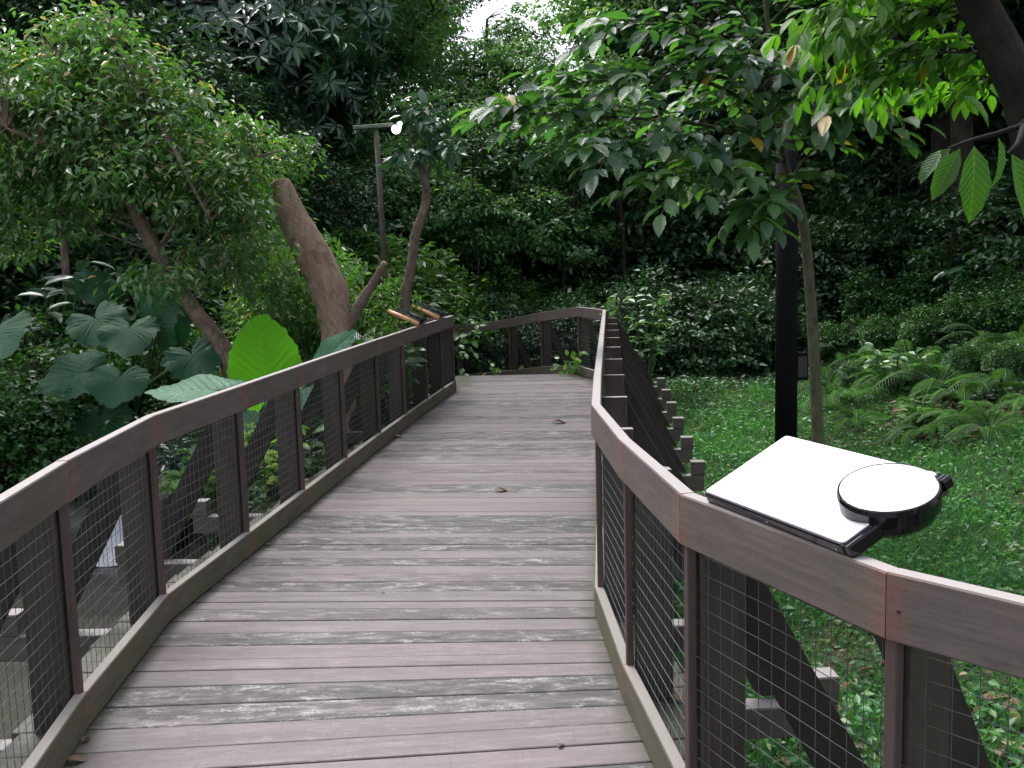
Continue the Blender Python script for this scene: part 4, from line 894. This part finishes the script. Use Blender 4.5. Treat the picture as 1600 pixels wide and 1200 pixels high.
spray_tree('overhanging_tree', 'dark-trunked tree leaning in at the upper right with bright yellow-green leaves', tr, lb, m_lf_lime, m_bark_black, .125, .42, .06, hang=.45, side_twigs=2, twl=.42)
# branch with large hanging leaves (its own tree just outside the view)
b0 = Vector((3.5, 3.2, gz(3.5, 3.2) - .1)); loc = b0; root = empty('large_leaved_tree', loc); tag(root, 'tree at the right edge whose large dark green leaves hang down into the view', 'tree')
mb = MB(); mb.tube([p - loc for p in grid_pts([b0, Vector((3.3, 3.25, 1.0)), Vector((3.0, 3.35, 2.1)), Vector((2.5, 3.5, 2.55)), W(1600, 195, 3.6)], 5)], lerp_list([.07, .06, .045, .03, .018], 5), 10, .1); mb.build('trunk', m_bark_black, root, True)
mb = MB(); hb = [[W(1640, 180, 3.6), W(1570, 205, 3.6), W(1520, 218, 3.6), W(1480, 232, 3.6)], [W(1600, 195, 3.6), W(1590, 225, 3.5), W(1575, 240, 3.5)]]
for pts in hb: mb = MB(); mb.tube([p - loc for p in grid_pts(pts, 4)], lerp_list([.012, .01, .007, .004][:len(pts)], 4), 6, .1, False); mb.build('branch', m_bark_black, root, True)
LV = [(1522, 228, 3.6, (.02, 0, -1), .27, .42, (-.1, -1, .1)), (1500, 232, 3.65, (-.45, .1, -.9), .20, .40, (-.3, -.9, .2)), (1580, 240, 3.5, (.35, 0, -.95), .24, .40, (.3, -1, .1)), (1560, 215, 3.7, (.1, .1, -1), .18, .4, (.6, -.7, .1)), (1610, 230, 3.55, (.1, 0, -1), .26, .42, (-.3, -1, 0)),
      (1486, 232, 3.7, (-.8, .2, -.7), .15, .4, (0, -.8, .6)), (1545, 200, 3.5, (-.3, -.2, .35), .16, .4, (0, -.7, .8)), (1470, 235, 3.6, (-.6, -.2, -.75), .14, .4, (-.5, -.7, .5))]
leaf_mesh('crown', np.array([tuple(W(a, b, c) - loc) for a, b, c, *_ in LV]), np.array([l[3] for l in LV]), np.array([l[6] for l in LV]), np.array([l[4] for l in LV]), np.array([l[4] * l[5] for l in LV]), T_OVAL, m_lf_big, root)

# ------------------------------------------------------------------ ferns
def fern(loc, s, n, label):
    root = empty('fern', loc); tag(root, label, 'fern', 'ferns on the bank right of the lawn'); mb = MB(); P = []; D = []; N = []; SZ = []
    for i in range(n):
        a = 2 * math.pi * i / n + random.uniform(-.3, .3); ln = s * random.uniform(.7, 1.05); pts = []; e = random.uniform(.55, .95)
        for q in range(15):
            f = q / 14; r = ln * f; z_ = ln * (e * f - .75 * f * f); pts.append(Vector((math.cos(a) * r, math.sin(a) * r, z_ + .03)))
        mb.tube(pts[::2] + [pts[-1]], [.006] * 8 + [.002], 4, 0, False)
        for q in range(1, 14):
            for m_ in range(2):
                f = (q + m_ / 2) / 14; p = pts[q].lerp(pts[q + 1] if q < 14 else pts[q], m_ / 2); t_ = (pts[min(q + 1, 14)] - pts[q - 1]).normalized(); sd_ = t_.cross(Vector((0, 0, 1))).normalized(); up = sd_.cross(t_)
                for sg_ in (1, -1):
                    P.append(tuple(p)); D.append(tuple(sd_ * sg_ + t_ * .35 + Vector((0, 0, -.18)))); N.append(tuple(up)); SZ.append(ln * .20 * math.sin(math.pi * min(1, f * .93 + .07)) ** .7 * (1.05 - .3 * f) + .01)
    mb.build('stalks', m_stalk, root, True); SZ = np.array(SZ); leaf_mesh('fronds', np.array(P), np.array(D), np.array(N), SZ, np.full(len(SZ), .0) + s * .017, T_SMALL, m_fern, root); return root
f0 = fern((0, 0, 0), .85, 12, ''); f1 = fern((0, 0, 0), .70, 9, '')
FP = [(1330, 13.0, 1.0, 'fern just right of the thin mossy trunk'), (1300, 14.5, .9, 'fern behind the thin mossy trunk'), (1470, 12.2, 1.1, 'large arching fern at the centre of the bank'), (1560, 11.5, 1.1, 'fern near the right edge of the bank'), (1500, 10.8, .9, 'fern low on the bank above the litter'),
      (1600, 12.8, 1.2, 'big fern at the right edge, higher up the bank'), (1420, 14.0, 1.1, 'fern high between the two fern groups'), (1540, 13.5, 1.1, 'upright fern behind the large arching one'), (1370, 14.8, .9, 'small fern in the shade behind the left ferns'), (1620, 10.4, .9, 'fern cut by the right edge'), (1450, 10.9, .7, 'small pale fern at the foot of the bank'), (1340, 11.9, .8, 'fern at the foot of the bank just right of the thin mossy trunk'), (1390, 13.4, 1.0, 'arching fern left of the high one'), (1500, 11.6, 1.0, 'fern below the large arching one'), (1575, 14.3, 1.2, 'tall fern in the back row near the right edge'), (1460, 13.2, 1.15, 'tall fern just above the large arching one'), (1550, 10.2, .8, 'low fern at the bank\'s right foot'), (1310, 16.0, 1.0, 'fern deep behind the black post')]
for i, (px, Yd, s, lab) in enumerate(FP):
    x, y = atp(px, Yd); src = f0 if i % 2 == 0 else f1
    if i < 2: src.location = (x, y, gz(x, y)); src['label'] = lab; src.scale = (s, s, s * 1.35); src.rotation_euler = (-.1, -.15, i)
    else: r = copy_tree(src, (x, y, gz(x, y)), i * 1.3, (s * .95, s * .95, s * 1.4), lab); r.rotation_euler = (-.12, -.18, i * 1.3)

# bushy broadleaf weeds on the bank
sprig_plant('bank_weed', 'broad-leaved weed between the fern groups', 'plant', (*atp(1400, 12.6), gz(*atp(1400, 12.6))), .7, 9, .16, .5, m_lf_mid, 'weeds on the bank', .5, stems=12)
sprig_plant('bank_weed', 'leafy weed at the top right of the fern bank', 'plant', (*atp(1530, 15), gz(*atp(1530, 15))), 1.2, 9, .30, .5, m_lf_dark, 'weeds on the bank', .6, stems=10)
sprig_plant('bank_weed', 'small yellowish weed at the edge of the litter patch', 'plant', (*atp(1435, 11.2), gz(*atp(1435, 11.2))), .35, 8, .12, .5, m_lf_lime, 'weeds on the bank', .3, stems=8)
q = atp(985, 14.9); sprig_plant('corner_shrub', 'glossy broad-leaved shrub rising beside the far corner post', 'shrub', (q[0] + .2, q[1], gz(*q)), 1.75, 12, .17, .42, m_lf_mid, None, .45, stems=10)

# ------------------------------------------------------------------ grass, weeds, litter (uncountable)
def lawn_pts(n, x0, x1, y0, y1, near_bias=1.6):
    x = rng.uniform(x0, x1, n); y = y0 + (y1 - y0) * rng.random(n) ** near_bias; k = (x > np.array([polyx(RIGHT, min(v, 13)) for v in y]) + .35); return x[k], y[k]
def patch(x, y): return .5 + .5 * np.sin(x * 1.9 + np.sin(y * 1.3) * 1.5) * np.cos(y * 1.4 - x * .5)
x, y = lawn_pts(150000, .6, 11, 1.2, 20, 1.25)
bare = (np.hypot((x - 3.55) / 1.5, (y - 5.3) / .8) < 1) | (np.hypot((x - 5.0) / .8, (y - 11.4) / 1.0) < 1); k = ~(bare & (rng.random(len(x)) < .90)); k = ground(x, y) < -.12 + .16 * np.sin(x * 2.1 + y) + rng.normal(0, .10, len(x)) + .25 * sstep(5, 3.5, x); x, y = x[k], y[k]
n = len(x)
P = np.stack([x, y, ground(x, y) - .01], 1); hh = (.06 + .10 * rng.random(n)) * (.7 + .8 * patch(x, y)); D = np.stack([rng.normal(0, .5, n), rng.normal(0, .5, n), np.ones(n)], 1); N = rng.normal(size=(n, 3)) * np.array([1, 1, .2])
o = leaf_mesh('grass', P, D, N, hh, .010 + .008 * rng.random(n), T_BLADE, m_grass, None, np.clip(.5 * patch(x * 1.3, y * 1.3) + .5 * rng.random(n), 0, 1)); tag(o, 'lush uneven grass covering the lawn beyond the railing', 'grass', kind='stuff')
x, y = lawn_pts(75000, .6, 11, 1.2, 20, 1.2); bare = (np.hypot((x - 3.55) / 1.5, (y - 5.3) / .8) < 1); k = ~(bare & (rng.random(len(x)) < .85)) & ((ground(x, y) < -.05) | (rng.random(len(x)) < .06)); x, y = x[k], y[k]; n = len(x)
P = np.stack([x, y, ground(x, y) + rng.uniform(.01, .10, n) * (.5 + patch(x, y))], 1); D = np.stack([rng.normal(0, 1, n), rng.normal(0, 1, n), rng.normal(.25, .3, n)], 1); N = np.array([0, -.1, 1]) + rng.normal(size=(n, 3)) * .35; L = .035 + .05 * rng.random(n) ** 2
o = leaf_mesh('lawn_weeds', P, D, N, L, L * .55, T_SMALL, m_grass, None, np.clip(.3 + .7 * rng.random(n), 0, 1)); tag(o, 'low broad-leaved weeds mixed through the lawn', 'weeds', kind='stuff')
# bank ground cover both sides
x = np.concatenate([rng.uniform(-9, -1.9, 26000), rng.uniform(-3, 6, 16000), rng.uniform(4.0, 11, 30000)]); y = np.concatenate([rng.uniform(6.3, 14, 26000), rng.uniform(14.8, 22, 16000), rng.uniform(7, 18, 30000)])
k = (x < 4) | (y > 14.8) | (ground(x, y) > -.12 + .16 * np.sin(x * 2.1 + y)); x, y = x[k], y[k]
k = (ground(x, y) > -.93) & ~((y > 13.5) & (y < 17.6) & (x > -2.6) & (x < 1.3)); x, y = x[k], y[k]; n = len(x)
P = np.stack([x, y, ground(x, y) + rng.uniform(.0, .16, n)], 1); D = np.stack([rng.normal(0, 1, n), rng.normal(-.4, 1, n), rng.normal(0, .4, n)], 1); N = np.array([0, -.3, 1]) + rng.normal(size=(n, 3)) * .4; L = .05 + .06 * rng.random(n)
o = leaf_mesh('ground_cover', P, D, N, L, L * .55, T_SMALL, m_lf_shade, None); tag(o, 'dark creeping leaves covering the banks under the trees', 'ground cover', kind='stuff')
# litter
x = np.concatenate([rng.uniform(1, 3.2, 300), rng.normal(3.55, .8, 500), rng.normal(5.0, .5, 500), rng.uniform(-2.5, 6, 900)]); y = np.concatenate([rng.uniform(1, 5, 300), rng.normal(5.3, .5, 500), rng.normal(11.4, .6, 500), rng.uniform(14.6, 20, 900)])
k = x > np.array([polyx(RIGHT, min(v, 13)) for v in y]) + .3; k = k | (y > 17.8); x, y = x[k], y[k]; n = len(x)
P = np.stack([x, y, ground(x, y) + .02 + .03 * rng.random(n)], 1); D = rng.normal(size=(n, 3)) * np.array([1, 1, .15]); N = np.array([0, 0, 1]) + rng.normal(size=(n, 3)) * .25; L = .05 + .09 * rng.random(n)
o = leaf_mesh('leaf_litter', P, D, N, L, L * .45, T_OVAL, m_dead, None); tag(o, 'brown fallen leaves littering the soil beside the boardwalk', 'leaf litter', kind='stuff')
# exposed root on the bare soil
mb = MB(); rp = [(2.75, 6.3), (3.05, 5.9), (3.3, 5.45), (3.7, 5.15), (4.1, 4.7)]; loc = Vector((3.3, 5.45, gz(3.3, 5.45)))
mb.tube([p - loc for p in grid_pts([Vector((x, y, gz(x, y) + .03)) for x, y in rp], 5)], lerp_list([.02, .05, .055, .04, .03], 5), 9, .2); mb.v = mb.v
o = mb.build('tree_root', m_bark_brown, None, True); o.location = loc; tag(o, 'bare root snaking over the soil at the lawn\'s near edge', 'root')

# ------------------------------------------------------------------ fallen leaves lying on the deck
def fallen(px, py, size, ang, label, z=.004, curl=.25, two=False):
    d = W(px, py, 5) - Vector((0, 0, H)); p = Vector((0, 0, H)) + d * ((z - H) / d.z)
    V = []; F_ = []; n = 8; uv = []
    for i in range(n + 1):
        f = i / n; w_ = math.sin(math.pi * min(1, f * .96 + .02)) ** .8 * .26
        for s in (-1, -.5, 0, .5, 1): V.append(((f - .5) * size, s * w_ * size, size * (curl * (abs(s) ** 1.5) * w_ * 1.6 + .10 * math.sin(f * 5) + .02) + .002)); uv.append((s * .5 + .5, f))
    for i in range(n):
        for j in range(4): a = i * 5 + j; F_.append((a, a + 5, a + 6, a + 1))
    o = np_mesh('fallen_leaf', np.array(V), [np.array(F_)], np.array(uv), np.full(len(V), random.uniform(0, 1)), m_dead); o.location = (p.x, p.y, z); o.rotation_euler = (0, 0, ang); tag(o, label, 'fallen leaf', 'fallen leaves lying on the deck'); return o
fallen(875, 661, .17, .15, 'flat brown fallen leaf on the deck near the right-hand rail bend'); fallen(784, 767, .11, .4, 'curled brown fallen leaf in the middle of the deck'); fallen(663, 771, .03, 1, 'tiny tan leaf scrap left of the curled brown leaf')
fallen(482, 798, .05, .8, 'small pale leaf lying at the foot of the stream-side kick board'); fallen(118, 1190, .075, .3, 'curled grey-brown leaf in the near left corner of the deck'); fallen(134, 1157, .04, 1.2, 'small dark leaf just above the near left corner one', curl=.6)
fallen(598, 925, .025, 1, 'tiny tan scrap on the near middle of the deck'); fallen(420, 851, .03, .5, 'small reddish scrap beside the kick board, nearer than the pale leaf'); fallen(876, 1165, .035, .9, 'thin reddish twig-like leaf near the bottom of the deck', curl=.1)
fallen(892, 583, .14, .3, 'pale brown leaf in the far corner of the deck'); fallen(623, 683, .10, .2, 'dark leaf against the kick board in the middle distance'); fallen(1045, 1093, .11, 2.6, 'orange-brown leaf caught outside the mesh of the lawn-side railing')
fallen(1060, 700, .05, 1.0, 'reddish leaf resting on a beam end outside the lawn-side railing')
# ------------------------------------------------------------------ vines on the end railing
def vine(label, pts, n, L, sp, mat=m_lf_bush):
    loc = Vector(pts[0]); root = empty('climbing_vine', loc); tag(root, label, 'vine', 'vines climbing the end railing'); mb = MB(); pp = grid_pts(pts, 5); mb.tube([p - loc for p in pp], [.005] * len(pp), 5, 0, False); mb.build('stem', m_stalk, root, True)
    q = rng.integers(0, len(pp), n); P = np.array([tuple(pp[i] - loc) for i in q]) + rng.normal(size=(n, 3)) * sp; D = rng.normal(size=(n, 3)) + np.array([0, -.3, -.2]); N = np.array([0, -.7, .7]) + rng.normal(size=(n, 3)) * .4; Ls = L * rng.uniform(.7, 1.3, n)
    leaf_mesh('leaves', P, D, N, Ls, Ls * .6, T_OVAL, mat, root)
vine('vine with pale leaves hanging at the left end of the end railing', [W(716, 585, 16.2), W(722, 550, 16.2), W(735, 530, 16.1), W(715, 510, 16.1), W(740, 500, 16.1)], 46, .13, .10)
vine('low vine spreading along the foot of the end railing', [W(870, 578, 14.35), W(890, 575, 14.2), W(905, 572, 14.1), W(900, 550, 14.1)], 46, .10, .09)
vine('small vine sprouting at the middle foot of the end railing', [W(770, 585, 15.6), W(776, 578, 15.7), W(800, 580, 15.4)], 18, .10, .07)
vine('vine curling over the far corner of the handrails', [W(952, 560, 13.2), W(946, 515, 13.3), W(950, 490, 13.2), W(958, 470, 13.2)], 26, .11, .07)

# ------------------------------------------------------------------ cascade and stream stones
t = NT('cascade_water'); u, v = t.uvxy(); n1 = t.noise(t.vec(t.math('MULTIPLY', u, 30), t.math('MULTIPLY', v, 4)), 1, 5, .7, .5)
c = t.mix(t.mapr(n1, .3, .65), (.55, .57, .62), (.88, .89, .92)); m_casc = t.done(t.princ(c, .35, .5, 0, n1, .6, .03))
ct = W(190, 765, 9.5); nv_, nu_ = 16, 12; V = []; uv = []
for j in range(nv_ + 1):
    f = j / nv_
    for i in range(nu_ + 1):
        g_ = i / nu_ - .5; wdt = .14 + .85 * f ** 1.2; x = ct.x + .02 - f * .16 + g_ * wdt; yy = ct.y - .15 * f - .75 * f ** 2.2 + .10 * abs(g_); z_ = -.30 - .68 * (f ** .8) + .03 * math.sin(i * 2.1 + j) - .1 * abs(g_) ** 2
        V.append((x, yy, max(z_, -.975))); uv.append((g_, f))
ii = (np.arange(nv_)[:, None] * (nu_ + 1) + np.arange(nu_)[None]).ravel(); w = np_mesh('cascade_water', np.array(V), [np.stack([ii, ii + nu_ + 1, ii + nu_ + 2, ii + 1], 1)], np.array(uv), np.zeros(len(V)), m_casc); tag(w, 'small white cascade falling into the stream', 'waterfall', kind='structure')
m_rock = plain_mat('wet_rock', (.085, .085, .072), .55, 0, .4, 6, .6)
def rock(x, y, z_, s, label):
    bm_v = []; n1, n2 = 9, 14; V = []; rs = random.random() * 9
    for j in range(n1 + 1):
        a = math.pi * j / n1
        for i in range(n2): b = 2 * math.pi * i / n2; r = 1 + .18 * math.sin(b * 2 + rs + a * 3) + .12 * math.sin(b * 3 - rs) * math.sin(a * 2 + rs); V.append((math.sin(a) * math.cos(b) * r * s[0], math.sin(a) * math.sin(b) * r * s[1], math.cos(a) * r * s[2]))
    F_ = [(j * n2 + i, (j + 1) * n2 + i, (j + 1) * n2 + (i + 1) % n2, j * n2 + (i + 1) % n2) for j in range(n1) for i in range(n2)]
    V = np.array(V); o = np_mesh('rock', V, [np.array(F_)], V[:, :2], np.zeros(len(V)), m_rock); o.location = (x, y, z_); tag(o, label, 'rock', 'rocks along the stream'); return o
rock(ct.x - .45, ct.y - .25, -.75, (.32, .3, .38), 'rounded wet rock left of the small cascade'); rock(ct.x + .42, ct.y - .3, -.72, (.28, .3, .36), 'rounded wet rock right of the small cascade'); rock(ct.x - 1.2, ct.y - .3, -.9, (.5, .35, .25), 'flat rock at the bank left of the cascade')
rock(-2.55, 4.6, -1.0, (.30, .42, .16), 'low mossy rock in the stream under the near railing'); rock(-3.1, 3.6, -1.0, (.4, .5, .13), 'pale flat rock in the stream at the near left'); rock(ct.x, ct.y + .35, -.5, (.7, .4, .28), 'dark ledge rock behind the cascade')
